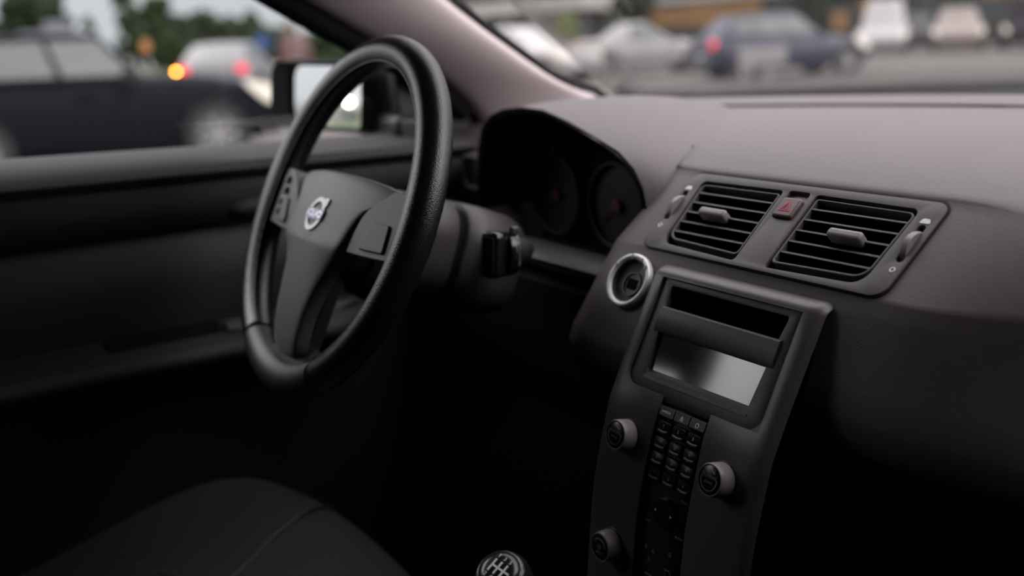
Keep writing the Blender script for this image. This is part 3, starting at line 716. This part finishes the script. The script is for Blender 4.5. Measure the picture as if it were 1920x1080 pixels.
MB().lathe([(.045, -.015), (.045, -.045), (.040, -.06)], WC - WB * .02, WN, 40).build('hub_shell', 'black', sw)
# emblem: ring with arrow and a name band
EC = (.0, -.0065)
def EF(u, v, n): return WF(EC[0] + u, EC[1] + v, pw(EC[0] + u, EC[1] + v) + n)
em = MB().prism(circ(0, 0, .0182, 48), EF, -.001, .0003).build('emblem', 'hub', pad, smooth=0)
MB().ring(circ(0, 0, .0180, 64), circ(0, 0, .0127, 64), EF, .0002, .0018).build('emblem_ring', 'silverp', em, bevel=.0005)
ar = MB()
d = Vector((1, 1)).normalized(); q = Vector((-1, 1)).normalized()
base = d * .0155
ar.prism([tuple(base - q * .0017), tuple(base + d * .0065 - q * .0017), tuple(base + d * .0065 + q * .0017), tuple(base + q * .0017)], EF, .0002, .0018)
tip = d * .0250
ar.prism([tuple(tip), (tip.x - .0085, tip.y), (tip.x - .0085, tip.y - .0030), (tip.x - .0030, tip.y - .0030), (tip.x - .0030, tip.y - .0085), (tip.x, tip.y - .0085)], EF, .0002, .0018)
ar.build('emblem_arrow', 'silverp', em, smooth=0)
bd = MB().prism(rrect(0, 0, .0385, .0112, .0008, 3), EF, .0012, .0024).build('emblem_band', 'navy', em, smooth=0)
text('emblem_letters', 'VOLVO', lambda u, v, n: EF(u, v, n), 'chrome', bd, .0068, n=.0025, thick=.0004, sx=1.12)

# ------------------------------------------------------------------ steering column and stalks
sc = thing('steering_column', 'dark steering column cover with stalk switch behind the steering wheel', 'steering column', tuple(WC - WN * .12))
def cfr(u, v, w): return WC + Vector((u, 0, 0)) + Vector((0, math.sin(TILT * .8), math.cos(TILT * .8))) * v + Vector((0, -math.cos(TILT * .8), math.sin(TILT * .8))) * w
def col_rows(L): return [[cfr(u * k, v * k + dv, w) for u, v in rrect(0, 0, .108, .108, .038, 6)] for w, k, dv in L]
loft('column_collar', col_rows([(-.058, .78, -.012), (-.062, .90, -.012), (-.070, .97, -.012), (-.112, 1.0, -.012), (-.115, .97, -.012)]), 'door2', sc, closed=True, cap0=True, cap1=True, smooth=50)
loft('collar_gap', col_rows([(-.113, .93, -.012), (-.127, .93, -.012)]), 'matt', sc, closed=True, smooth=50)
loft('column_cover', col_rows([(-.124, .97, -.012), (-.127, 1.02, -.012), (-.15, 1.05, -.012), (-.185, 1.03, -.012), (-.20, .95, -.012)]), 'door2', sc, closed=True, cap0=True, cap1=True, smooth=50)
MB().lathe([(.052, -.034), (.055, -.062)], WC + WB * -.020, WN, 40).build('switch_hub', 'black', sc)
# wiper stalk (right) with squared end and turning ring
stk = MB().tube([(-.305, .150, .858), (-.27, .150, .858), (-.245, .148, .858), (-.236, .128, .858)], .010, 12, [.012, .010, .011, .013]).build('stalk', 'black', sc)
def KF(u, v, n): return Vector((-.237 + u, .112, .8590)) + Vector((.22, -.97, .06)).normalized() * n + Vector((0, .06, 1)) * v + Vector((.97, .22, 0)) * 0
kx = Vector((.97, .22, 0)).normalized(); kn = Vector((.22, -.97, .10)).normalized(); kz = kx.cross(-kn).normalized(); kz = kz if kz.z > 0 else -kz
def KF(u, v, n): return Vector((-.241, .108, .8595)) + kx * u + kz * v + kn * n
ko = rrect(0, 0, .023, .046, .007, 5)
rows = [[KF(u * k, v * k2, n) for u, v in ko] for n, k, k2 in ((-.016, .8, .8), (-.010, .98, .98), (0, 1, 1), (.003, .96, .98), (.004, .86, .92))]
kn_o = loft('stalk_end', rows, 'gloss', stk, closed=True, cap0=True, cap1=True, smooth=50)
MB().ring(rrect(0, 0, .016, .036, .004, 4), rrect(0, 0, .0145, .0345, .0035, 4), KF, .003, .0052).build('end_highlight', 'house', kn_o)  # paler rim tone stands in for the highlight along the end's edge
rows = [[KF(.004 + r * math.cos(t) * .7, r * math.sin(t), n) for t in [2 * PI * i / 28 for i in range(28)]] for n, r in ((-.027, .018), (-.025, .0215), (-.013, .0220), (-.011, .020))]
rg = loft('turning_ring', rows, 'gloss', stk, closed=True, cap0=True, cap1=True, smooth=40)
MB().prism(rpoly([(.006, .017), (.013, .020), (.0135, .027), (.008, .028)], .0015, 3), KF, -.024, -.016).build('ring_nib', 'house', rg, bevel=.001)
mk = MB().tube([KF(.0192, .012, -.020), KF(.0196, .006, -.020), KF(.0196, -.002, -.020), KF(.0190, -.010, -.020)], .0006, 6)
mk.tube([KF(.0192, .010, -.016), KF(.0198, .004, -.016)], .0005, 6)
mk.build('wiper_marks', 'dim', rg)
MB().tube([(-.415, .150, .862), (-.46, .145, .868), (-.515, .125, .876), (-.535, .11, .878)], .010, 12, [.011, .009, .010, .013]).build('stalk', 'black', sc, sub=1)

# ------------------------------------------------------------------ driver's seat
seat = thing('driver_seat', 'charcoal cloth driver seat cushion in the dark below the steering wheel', 'car seat', (X0, -.3, .30))
SEAT = ((.030, -.16, .22), (.036, -.10, .232), (.030, -.050, .240), (.012, -.020, .243), (-.03, -.002, .245), (-.08, -.004, .247), (-.16, -.026, .25), (-.26, -.056, .25), (-.36, -.080, .25), (-.47, -.10, .245))
def seat_pt(y, dz, hw, a):
    bol = .028 * max(0, 1 - abs(abs(a) - .80) / .26) * min(1, max(0, (.02 - y) / .12))
    dip = -.012 * (1 - a * a) * min(1, max(0, (-y) / .1))
    edge = -.9 * max(0, abs(a) - .86) ** 1.6
    return Vector((X0 + hw * a, y - .06 * abs(a) ** 3, .556 + dz + bol + dip + edge))
cu = loft('cushion', [[seat_pt(y, dz, hw, -1 + k / 10) for k in range(21)] for y, dz, hw in SEAT], 'fabric', seat, solid=.12, smooth=180, sub=1)
def seat_seam(path):
    ys_ = [-q[0] for q in SEAT[2:]]
    pts = []
    for a0, y0 in path:
        dz = interp(-y0, ys_, [q[1] for q in SEAT[2:]]); hw = interp(-y0, ys_, [q[2] for q in SEAT[2:]])
        pts.append(seat_pt(y0, dz, hw, a0) + Vector((0, 0, .0001)))
    MB().tube(pts, .0016, 6).build('seam', 'black', cu)
seat_seam([(-.42 + .31 * t, .010 - .165 * t) for t in [k / 10 for k in range(11)]])
seat_seam([(-.11 + .10 * t, -.155 - .16 * t) for t in [k / 6 for k in range(7)]])
seat_seam([(-.11 - .55 * t, -.155 - .05 * t) for t in [k / 8 for k in range(9)]])
rows = []
for z, dy, hw in ((.52, 0, .23), (.62, -.02, .25), (.78, -.06, .26), (.92, -.10, .25), (1.0, -.125, .21), (1.04, -.14, .15)):
    rows.append([(X0 + hw * a, -.56 + dy - .04 * (1 - abs(a) ** 2), z) for a in [-1 + .2 * k for k in range(11)]])
loft('backrest', rows, 'fabric', seat, solid=.11, sub=1, smooth=180)
MB().prism(rrect(0, 0, .26, .17, .05), lambda u, v, n: Vector((X0 + u, -.73 + n - .1 * v, 1.155 + v)), -.04, .04).build('headrest', 'fabric', seat, bevel=.02, seg=3)
MB().box((X0, -.25, .32), (.44, .5, .2)).build('seat_base', 'carpet', seat)

# ------------------------------------------------------------------ gear lever
gl = thing('gear_lever', 'round black gear knob with pale shift pattern at the lower edge', 'gear lever', (.0, -.02, .35))
gc = Vector((-.003, -.038, .668)); gax = Vector((.30, -.42, .85)).normalized()
MB().lathe([(.0105, -.035), (.016, -.024), (.0205, -.010), (.0222, .000), (.0218, .008), (.0190, .0145), (.0165, .0172)], gc, gax, 44).build('knob', 'leather', gl, smooth=60)
gx = Vector((1, .15, 0)); gx = (gx - gax * gx.dot(gax)).normalized(); gy = gax.cross(gx)
def GF(u, v, n): return gc + gx * u + gy * v + gax * n
pc = MB().lathe([(.0164, .0160), (.0155, .0190), (.010, .0212), (.0003, .0218)], gc, gax, 40).build('shift_plate', 'cap', gl, smooth=60)
b = MB()
for u in (-.0055, 0, .0055):
    b.prism([(u - .0007, -.0055), (u + .0007, -.0055), (u + .0007, .0055), (u - .0007, .0055)], GF, .018, .0222)
b.prism([(-.0055, -.0007), (.0055, -.0007), (.0055, .0007), (-.0055, .0007)], GF, .018, .0222)
b.prism([(.0055, -.0007), (.0105, -.0007), (.0105, .0007), (.0055, .0007)], GF, .018, .0220)
b.build('shift_pattern', 'white', pc, smooth=0)
for i, (ch, u, v) in enumerate((('1', -.0055, .0085), ('3', 0, .0085), ('5', .0055, .0085), ('2', -.0055, -.0085), ('4', 0, -.0085), ('R', .0115, -.004))):
    text('shift_digit', ch, lambda a, b_, n, u=u, v=v: GF(u + a, v + b_, n), 'white', pc, .0032, n=.0212, thick=.0012)
MB().tube([gc - gax * .03, gc - gax * .12, (.01, -.005, .50)], .006, 10).build('shaft', 'satin', gl)
rows = [[(.005 + r * math.cos(t), .0 + r * 1.2 * math.sin(t), z) for t in [2 * PI * i / 24 for i in range(24)]] for r, z in ((.075, .32), (.06, .36), (.055, .40), (.035, .46), (.014, .53))]
loft('boot', rows, 'black', gl, closed=True, smooth=180)

# ================================================================== outside: cars
def paint(name, col, rough=.35): return mat(name, col, rough, coat=.1, spec=.3, vary=.03, vscale=2)
M['carglass'] = mat('car_window', (.022, .031, .031), .12, spec=.6)
M['tyre'] = mat('tyre_rubber', (.015, .015, .015), .8)
M['alloy'] = mat('alloy_wheel', (.17, .17, .168), .4, metal=.3)
M['arch'] = mat('wheel_arch_black', (.008, .008, .008), .9)
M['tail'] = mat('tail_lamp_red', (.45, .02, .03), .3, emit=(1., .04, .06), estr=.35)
M['tail_on'] = mat('tail_lamp_lit', (.5, .02, .03), .3, emit=(1., .05, .09), estr=.9)
M['amber'] = mat('indicator_lit', (.8, .3, .02), .3, emit=(1., .36, .035), estr=30.)
M['tail_off'] = mat('tail_lamp_dull', (.12, .02, .02), .3)
M['lamp'] = mat('headlamp_lens', (.62, .58, .50), .25, coat=.5)
M['lamp_on'] = mat('headlamp_lit', (.9, .95, .85), .3, emit=(.92, 1., .72), estr=45.)
M['plate'] = mat('number_plate_blank', (.6, .6, .58), .5)
def wheel_parts(root, x, y, r, side):
    w = MB().lathe([(r * .66, -.10), (r * .94, -.105), (r, -.08), (r, .08), (r * .94, .105), (r * .66, .10)], (x, y, r), (0, 1, 0), 36).build('wheel', 'tyre', root, smooth=40)
    h = MB()
    c = (x, y + side * .085, r)
    h.lathe([(r * .70, 0), (r * .70, side * .02), (r * .60, side * .012)], c, (0, 1, 0), 36, True, False)
    for k in range(7):
        a = 2 * PI * k / 7
        h.box((x + r * .36 * math.cos(a), y + side * .098, r + r * .36 * math.sin(a)), (r * .58, .02, r * .16), Matrix.Rotation(-a, 3, 'Y'))
    h.lathe([(r * .16, 0), (r * .15, side * .035)], c, (0, 1, 0), 20)
    h.build('alloy_rim', 'alloy', w)
def car(name, label, cat, loc, ang, L=4.2, Wd=1.76, H=1.45, kind='hatch', pm=None, group=None, tail='tail', head='lamp', ind=None, wb=2.55, r=.31, hoodz=.92, belt=.96, sill=.19, tail_l=None, ws=None, mir=.36, bulb=False):
    root = bpy.data.objects.new(name, None); COL.objects.link(root); tag(root, label, cat, group)
    h = L / 2; hw = Wd / 2
    tz = {'hatch': 1.0, 'suv': 1.12, 'sedan': 1.02, 'van': 1.1}[kind]
    st_ = [(-h, .42, .74, .80), (-h * .985, .30, .90, .92), (-h * .90, .24, tz, .98), (-h * .5, .20, tz * .99, 1.0), (0, sill, belt + .02, 1.0), (h * .32, sill, belt, 1.0), (h * .50, sill, hoodz, .99), (h * .74, .20, hoodz * .91, .96), (h * .90, .22, hoodz * .80, .90), (h * .975, .26, hoodz * .70, .82), (h, .36, hoodz * .60, .70)]
    rows = []
    for x, zs, zt, k in st_:
        w_ = hw * k; zm = lerp(zs, zt, .55)
        ring = [(x, 0, zs), (x, w_ * .9, zs), (x, w_ * .97, zs + .07), (x, w_, zm), (x, w_ * .975, lerp(zm, zt, .6)), (x, w_ * .90, zt - .015), (x, w_ * .6, zt + .02), (x, 0, zt + .03)]
        ring += [(p[0], -p[1], p[2]) for p in ring[-2:0:-1]]
        rows.append(ring)
    body = loft('body', rows, pm, root, closed=True, cap0=True, cap1=True, smooth=70, sub=1)
    xf, xrf = {'hatch': (h * .42, h * .10), 'suv': (h * .40, h * .12), 'sedan': (h * .36, h * .02), 'van': (h * .62, h * .40)}[kind]
    if ws: xf, xrf = h * ws[0], h * ws[1]
    xr, xrr = {'hatch': (-h * .95, -h * .72), 'suv': (-h * .96, -h * .84), 'sedan': (-h * .62, -h * .34), 'van': (-h * .97, -h * .93)}[kind]
    bw, rw = hw * .93, hw * .66
    def ring(t):
        t2 = t
        zf = lerp(belt - .03, H, t); zr = lerp(tz - .03, H - .02, t)
        a = lerp(xf, xrf, t); b = lerp(xr, xrr, t); w_ = lerp(bw, rw, t ** 1.3)
        m0 = lerp(a, b, .33); m1 = lerp(a, b, .66); cr = .07 * (1 - .3 * t)
        return [(a, 0, zf + .0), (a - .02, w_ * .6, zf), (a - cr * 2, w_ * .93, zf), (m0, w_, lerp(zf, zr, .33) + .01 * t), (m1, w_, lerp(zf, zr, .66) + .01 * t), (b + cr * 2, w_ * .93, zr), (b + .02, w_ * .6, zr), (b, 0, zr),
                (b + .02, -w_ * .6, zr), (b + cr * 2, -w_ * .93, zr), (m1, -w_, lerp(zf, zr, .66) + .01 * t), (m0, -w_, lerp(zf, zr, .33) + .01 * t), (a - cr * 2, -w_ * .93, zf), (a - .02, -w_ * .6, zf)]
    top = ring(1.0); cx_ = (xrf + xrr) / 2
    loft('cabin', [ring(0), ring(.25), ring(.5), ring(.75), ring(.93), top, [(lerp(p[0], cx_, .25), p[1] * .75, p[2] + .025) for p in top], [(lerp(p[0], cx_, .9), p[1] * .1, H + .035) for p in top]], pm, root, closed=True, cap1=True, smooth=60)
    # window panes, a little proud of the cabin
    def quad(i0, i1, t0, t1, e0, e1, nm):
        A = []
        for t, in ((t0,), (t1,)):
            R_ = ring(t); p0 = Vector(R_[i0]); p1 = Vector(R_[i1])
            A.append((p0.lerp(p1, e0), p0.lerp(p1, e1)))
        v_ = [A[0][0], A[0][1], A[1][1], A[1][0]]
        n_ = (v_[1] - v_[0]).cross(v_[3] - v_[0]).normalized()
        cen = sum(v_, Vector()) / 4
        if n_.dot(cen - Vector((cx_, 0, cen.z))) < 0: n_ = -n_
        mesh(nm, [p + n_ * .012 for p in v_] + [p - n_ * .004 for p in v_], [(0, 1, 2, 3), (7, 6, 5, 4), (0, 1, 5, 4), (1, 2, 6, 5), (2, 3, 7, 6), (3, 0, 4, 7)], 'carglass', root, smooth=0)
    for a_, b_, c_, d_ in ((2, 3, 4, 5), (12, 11, 10, 9)):
        quad(a_, b_, .12, .86, .06, .97, 'front_side_window'); quad(b_, c_, .12, .86, .05, .96, 'rear_side_window')
        if kind in ('hatch', 'suv'): quad(c_, d_, .14, .84, .04, .85, 'quarter_window')
    quad(2, 12, .08, .90, .03, .97, 'windscreen'); quad(5, 9, .14, .86, .05, .95, 'rear_window')
    for x in (wb / 2 + .06, -wb / 2 + .06):
        for s in (-1, 1):
            MB().lathe([(r * 1.18, -.13 * s), (r * 1.18, .012 * s)], (x, s * (hw - .01), r * 1.02), (0, 1, 0), 36).build('wheel_arch', 'arch', root)
            wheel_parts(root, x, s * (hw - .095), r, s)
    for s in (-1, 1):
        MB().prism(rpoly([(-.04, .0), (.36, -.10), (.47, -.24), (.42, -.30), (.22, -.27), (.02, -.10)], .02, 3), lambda u, v, n: Vector((h * .74 + u, s * (hw * lerp(.98, .84, u / .46) + n), hoodz * .93 + v)), -.06, .03).build('headlamp', head, root)
        if bulb and s > 0: MB().lathe([(.06, 0), (.06, .06), (.03, .075)], (h * .965, s * hw * .80, hoodz * .78), (1, .1, 0), 20).build('headlight_bulb', 'lamp_on', root)
        tl = MB().prism(rrect(0, 0, .24, .20 if kind != 'suv' else .32, .04), lambda u, v, n: Vector((-h * .99 - n + .10 * abs(u) * (1 if u * s > 0 else .2), s * hw * .74 + u, tz * .80 + v)), -.08, .012).build('tail_lamp', tail_l if tail_l and s > 0 else tail, root)
        if ind and s == ind: MB().prism(circ(0, 0, .036, 20), lambda u, v, n: Vector((-h * 1.0 - n, s * hw * .92 + u, tz * .80 + .0 + v)), -.02, .05).build('indicator', 'amber', tl)
        mm = MB().box((h * mir, s * (hw + .09), belt + .02), (.12, .20, .14)); mm.build('door_mirror', pm if kind == 'x' else 'arch', root, bevel=.03, seg=3)
        MB().box((h * -.02, s * (hw * .995), belt - .14), (.20, .03, .03)).build('door_handle', pm, root, bevel=.008)
    MB().prism(rrect(0, 0, .52, .12, .01, 2), lambda u, v, n: Vector((-h * 1.0 - n, u, .52 + v)), -.02, .012).build('number_plate', 'plate', root)
    rows = [[(-h - .02 + .10 * (abs(y) / hw) ** 4, y, z) for z in (.30, .36, .46, .52)] for y in [hw * .86 * q for q in (-1, -.9, -.6, 0, .6, .9, 1)]]
    loft('rear_bumper', rows, pm, root, solid=.06, smooth=60)
    root.location = loc; root.rotation_euler = (0, 0, ang)
    return root
P_dark = mat('dark_blue_grey_paint', (.0050, .0054, .0080), .5, spec=.04, vary=.03, vscale=2)
P_silver = paint('silver_car_paint', (.14, .14, .147))
P_white = paint('white_car_paint', (.27, .258, .262))
P_grey = paint('grey_car_paint', (.22, .24, .27))
P_blue = paint('blue_car_paint', (.013, .020, .040))
P_beige = paint('beige_car_paint', (.16, .13, .118))
P_pale = paint('pale_car_paint', (.22, .215, .21))
P_black = paint('black_car_paint', (.02, .022, .025))
R90 = PI / 2
car('passing_car', 'dark blue grey car passing close by outside the driver side window', 'car', (-11.23, 1.57, GZ), R90, L=4.35, Wd=1.76, H=1.41, kind='hatch', pm=P_dark, wb=2.36, r=.305, hoodz=.95, belt=.95, sill=.12, ws=(.31, .12), mir=.17)
car('silver_hatchback', 'silver hatchback with an amber turn signal glowing beyond the dark car', 'car', (-23.9, 7.3, GZ), PI - .52, L=4.1, Wd=1.72, H=1.36, kind='hatch', pm=P_silver, tail='tail_on', ind=1)
car('following_car', 'pale car with a lit headlight seen only in the wing mirror', 'car', (-30.9, -28.7, GZ), .75, L=4.2, kind='hatch', pm=P_pale, bulb=True)
car('white_sedan', 'bright white car seen just right of the windscreen pillar', 'car', (-22.8, 15.0, GZ), .25, L=4.5, H=1.45, kind='sedan', pm=P_white, group='cars standing in the near part of the lot')
car('grey_sedan', 'pale grey saloon between the white car and the blue car', 'car', (-22.9, 19.3, GZ), 1.1, L=4.3, H=1.44, kind='sedan', pm=P_pale, group='cars standing in the near part of the lot')
car('blue_car', 'blue car with a glowing red tail lamp seen through the windscreen', 'car', (-17.0, 18.7, GZ), 1.2, L=4.1, H=1.46, kind='hatch', pm=P_blue, tail='tail_on', tail_l='tail_off', group='cars standing in the near part of the lot')
car('white_van', 'tall white van parked far off on the right of the lot', 'van', (-25.0, 33.1, GZ), -.96, L=4.4, Wd=1.85, H=1.95, kind='suv', pm=paint('van_white_paint', (.27, .26, .265)), tail='arch', group='cars parked in the far row')
car('black_car', 'black car parked between the white van and the beige car', 'car', (-28.7, 40.2, GZ), -.96, L=3.9, H=1.45, pm=P_black, group='cars parked in the far row')
car('beige_car', 'beige car parked with its nose out right of the black car', 'car', (-22.7, 34.3, GZ), -.96, L=4.3, H=1.5, pm=P_beige, group='cars parked in the far row')
car('dark_suv', 'dark estate car parked furthest right in the row', 'car', (-20.7, 35.4, GZ), -.96, L=4.4, H=1.6, kind='suv', pm=P_dark, group='cars parked in the far row')

# white notice board on posts in front of the blue car
sg = thing('notice_board', 'pale blank board on two posts in front of the blue car', 'notice board', (-13.9, 14.6, GZ))
sd = Vector((.50, .866, 0)).normalized(); sd = Vector((.62, .78, 0)).normalized()
def NF(u, v, n): return Vector((-13.95, 14.9, GZ)) + sd * u + Vector((0, 0, v)) + Vector((sd.y, -sd.x, 0)) * n
M['board'] = mat('pale_board', (.20, .19, .187), .6)
MB().prism(rrect(0, .62, .95, .34, .02, 3), NF, -.02, .02).build('board', 'board', sg, bevel=.005)
for u in (-.40, .12): MB().box(NF(u, .32, -.03), (.06, .06, .64)).build('post', 'board', sg)

# ================================================================== outside: trees, signs, buildings
def leaf_mat(name, a):
    return mat(name, a, .8, vary=.5, vscale=1.2, spec=.2)
M['leafd'] = leaf_mat('dark_leaves', (.009, .0145, .005)); M['leafm'] = leaf_mat('green_leaves', (.0135, .023, .007)); M['leafb'] = leaf_mat('yellow_green_leaves', (.07, .09, .012))
M['bark'] = mat('bark', (.07, .055, .045), .9, vary=.3, vscale=8)
def tree(label, x, y, hgt, wid, m, group=None, base=.18, nb=26, seed=0):
    rnd = random.Random(seed)
    root = bpy.data.objects.new('tree', None); COL.objects.link(root); tag(root, label, 'tree', group); root.location = (x, y, GZ)
    bm = bmesh.new()
    for k in range(nb):
        a = rnd.random() * 2 * PI; t = rnd.random(); rr = wid * .5 * math.sqrt(rnd.random()) * (1 - .45 * t)
        c = Vector((rr * math.cos(a), rr * math.sin(a), hgt * lerp(base + .1, .88, t)))
        s = wid * rnd.uniform(.13, .24)
        q = bmesh.ops.create_icosphere(bm, subdivisions=3, radius=s, matrix=Matrix.Translation(c))
        for v in q['verts']:
            d = (v.co - c).normalized(); v.co += d * s * .55 * noise.noise(v.co * (2.6 / max(.4, wid * .3)) + Vector((seed, 0, 0))) + d * s * .35 * noise.noise(v.co * 7)
    me = bpy.data.meshes.new('crown'); bm.to_mesh(me); bm.free()
    o = finish('crown', me, m, None, smooth=0); o.parent = root
    t = MB().tube([(0, 0, 0), (.03, .02, hgt * .3), (0, 0, hgt * .7)], .1, 8, [hgt * .035, hgt * .028, hgt * .012])
    for k in range(4):
        a = k * 1.6 + seed; t.tube([(0, 0, hgt * .3), (wid * .22 * math.cos(a), wid * .22 * math.sin(a), hgt * .6)], .05, 6, [hgt * .018, hgt * .008])
    o = t.build('trunk', 'bark'); o.parent = root
    return root
C0 = Vector((0.57434, -0.38178, 0))
TG = 'trees along the far side of the street'
tl = [  # x, y, height, width, leaf, label
    (-79, 8.4, 3.6, 4.0, 'leafd', 'dark tree at the left edge behind the passing car'),
    (-78.5, 10.9, 6.6, 4.6, 'leafd', 'tall dark tree rising left of the grey kiosk'),
    (-76.5, 13.2, 3.1, 2.6, 'leafm', 'low tree just right of the grey kiosk'),
    (-76.6, 14.0, 4.4, 1.1, 'leafm', 'slim young tree standing alone against the sky'),
    (-75.5, 16.3, 6.4, 2.2, 'leafm', 'slender tree rising above the orange sign'),
    (-74.2, 17.9, 5.6, 2.6, 'leafm', 'broad tree with a bright edge right of the slender tree'),
    (-73.0, 19.6, 3.8, 4.0, 'leafd', 'bushy tree above the silver hatchback roof'),
    (-71.6, 21.8, 3.9, 4.2, 'leafd', 'round dark tree above the amber turn signal'),
    (-70.4, 23.2, 3.8, 3.4, 'leafm', 'green tree left of the blue round sign'),
    (-69.3, 25.2, 2.6, 3.2, 'leafm', 'low shrubby tree behind the blue round sign'),
    (-67.4, 27.4, 2.2, 3.6, 'leafm', 'low tree behind the reddish van'),
    (-65.9, 30.0, 2.4, 4.2, 'leafm', 'low tree just left of the windscreen pillar')]
for i, (x, y, h_, w_, m_, lb) in enumerate(tl):
    k = (1., .84, .69)[i % 3]
    tree(lb, .574 + (x - .574) * k, -.38 + (y + .38) * k, 1.17 + (h_ - 1.17) * k, w_ * k, m_, TG, seed=i, base=.02 if h_ < 5 else .1)
tree('yellow green tree under the white canopy edge', -44.6, 31.9, 2.4, 1.7, 'leafb', seed=40, base=.2)
tree('dark tree standing between the canopy and the shop front', -40.5, 33.5, 3.4, 2.6, 'leafd', seed=41, base=.1, nb=34)
tree('dark tree in front of the right end of the shop', -31.5, 36.6, 3.4, 1.6, 'leafd', seed=42, base=.1, nb=34)
M['kiosk'] = mat('grey_cladding', (.085, .09, .105), .6, vary=.1, vscale=2)
b = thing('kiosk', 'dark grey box kiosk among the trees at the upper left', 'kiosk', (-44.5, 6.6, GZ))
MB().box((-44.5, 6.75, GZ + 1.35), (1.1, .85, 2.7)).build('walls', 'kiosk', b, bevel=.05)
MB().box((-44.5, 6.3, GZ + 2.15), (1.5, 1.95, .3)).build('roof', 'kiosk', b, bevel=.05)
M['orange'] = mat('orange_sign_paint', (.30, .11, .012), .5)
b = thing('orange_sign', 'small orange sign on a pole above the passing car', 'sign', (-21, 4.65, GZ))
MB().prism(rrect(0, 1.36, .16, .22, .03), lambda u, v, n: Vector((-21 + n, 4.65 + u, GZ + v)), -.02, .02).build('panel', 'orange', b)
MB().tube([(-21.03, 4.65, GZ), (-21.03, 4.65, GZ + 1.4)], .03, 8).build('pole', 'tyre', b)
M['bluesign'] = mat('blue_sign_paint', (.016, .04, .13), .4)
b = thing('round_sign', 'round blue road sign beyond the silver hatchback', 'sign', (-29.5, 10.05, GZ))
MB().lathe([(.26, 0), (.26, .03)], (-29.5, 10.05, GZ + 1.42), (.9, -.4, 0), 28).build('disc', 'bluesign', b)
MB().tube([(-29.53, 10.05, GZ), (-29.53, 10.05, GZ + 1.45)], .03, 8).build('pole', 'tyre', b)
M['brownp'] = mat('brown_post', (.12, .07, .055), .7); M['redp'] = mat('faded_red_paint', (.42, .22, .20), .6)
b = thing('brown_post', 'thick brown post with a pale cap beside the wing mirror', 'post', (-29.0, 10.9, GZ))
MB().tube([(-29, 10.72, GZ), (-29, 10.72, GZ + 1.9)], .09, 10).build('shaft', 'brownp', b)
MB().box((-29, 10.72, GZ + 1.98), (.2, .2, .12)).build('cap', 'board', b)
car('red_van', 'faded reddish van behind the brown post', 'van', (-51.0, 19.2, GZ), PI - .36, L=4.4, H=1.9, kind='suv', pm=paint('faded_red_car_paint', (.075, .034, .032), .4), tail='tail_off')
# shop building along the lot
M['facade'] = mat('shop_wall', (.022, .0235, .021), .7, vary=.35, vscale=.35)
M['shopglass'] = mat('shop_glass', (.030, .040, .038), .12, spec=.6)
M['ochre'] = mat('ochre_panel', (.20, .10, .025), .6, vary=.3, vscale=.7)
M['offwhite'] = mat('off_white_panel', (.32, .305, .29), .6, vary=.08, vscale=.5)
b = thing('shop_building', 'long dark shop front with ochre panels behind the parked cars', 'shop', (-40, 46, GZ))
MB().box((-42, 48.5, GZ + 3.0), (100, 8, 6.0)).build('wall', 'facade', b)
for k in range(12):
    x = -74 + 4.6 * k
    MB().box((x, 44.47, GZ + 1.55), (3.6, .12, 2.3)).build('shop_window', 'shopglass', b)
for x, w_, z, h_ in ((-52.0, 7.0, 2.05, 1.1), (-45.2, 6.4, 2.2, 1.6), (-40.0, 2.2, 1.25, .9), (-37.2, 2.6, 1.3, 1.0), (-34.6, 1.0, 2.3, 1.6), (-27.0, 2.4, 2.4, .8)):
    MB().box((x, 44.38, GZ + z), (w_, .16, h_)).build('ochre_panel', 'ochre', b)
MB().box((-44, 44.3, GZ + 3.1), (60, .5, .35)).build('cornice', 'offwhite', b)
cn = thing('white_canopy', 'long off white canopy at the top left of the windscreen view', 'canopy', (-62, 41, GZ))
MB().box((-66, 41.5, GZ + 3.25), (26, 4, .9)).build('roof', 'offwhite', cn, bevel=.05)
for x in (-77, -70, -63, -55): MB().box((x, 40.0, GZ + 1.4), (.25, .25, 2.8)).build('post', 'offwhite', cn)
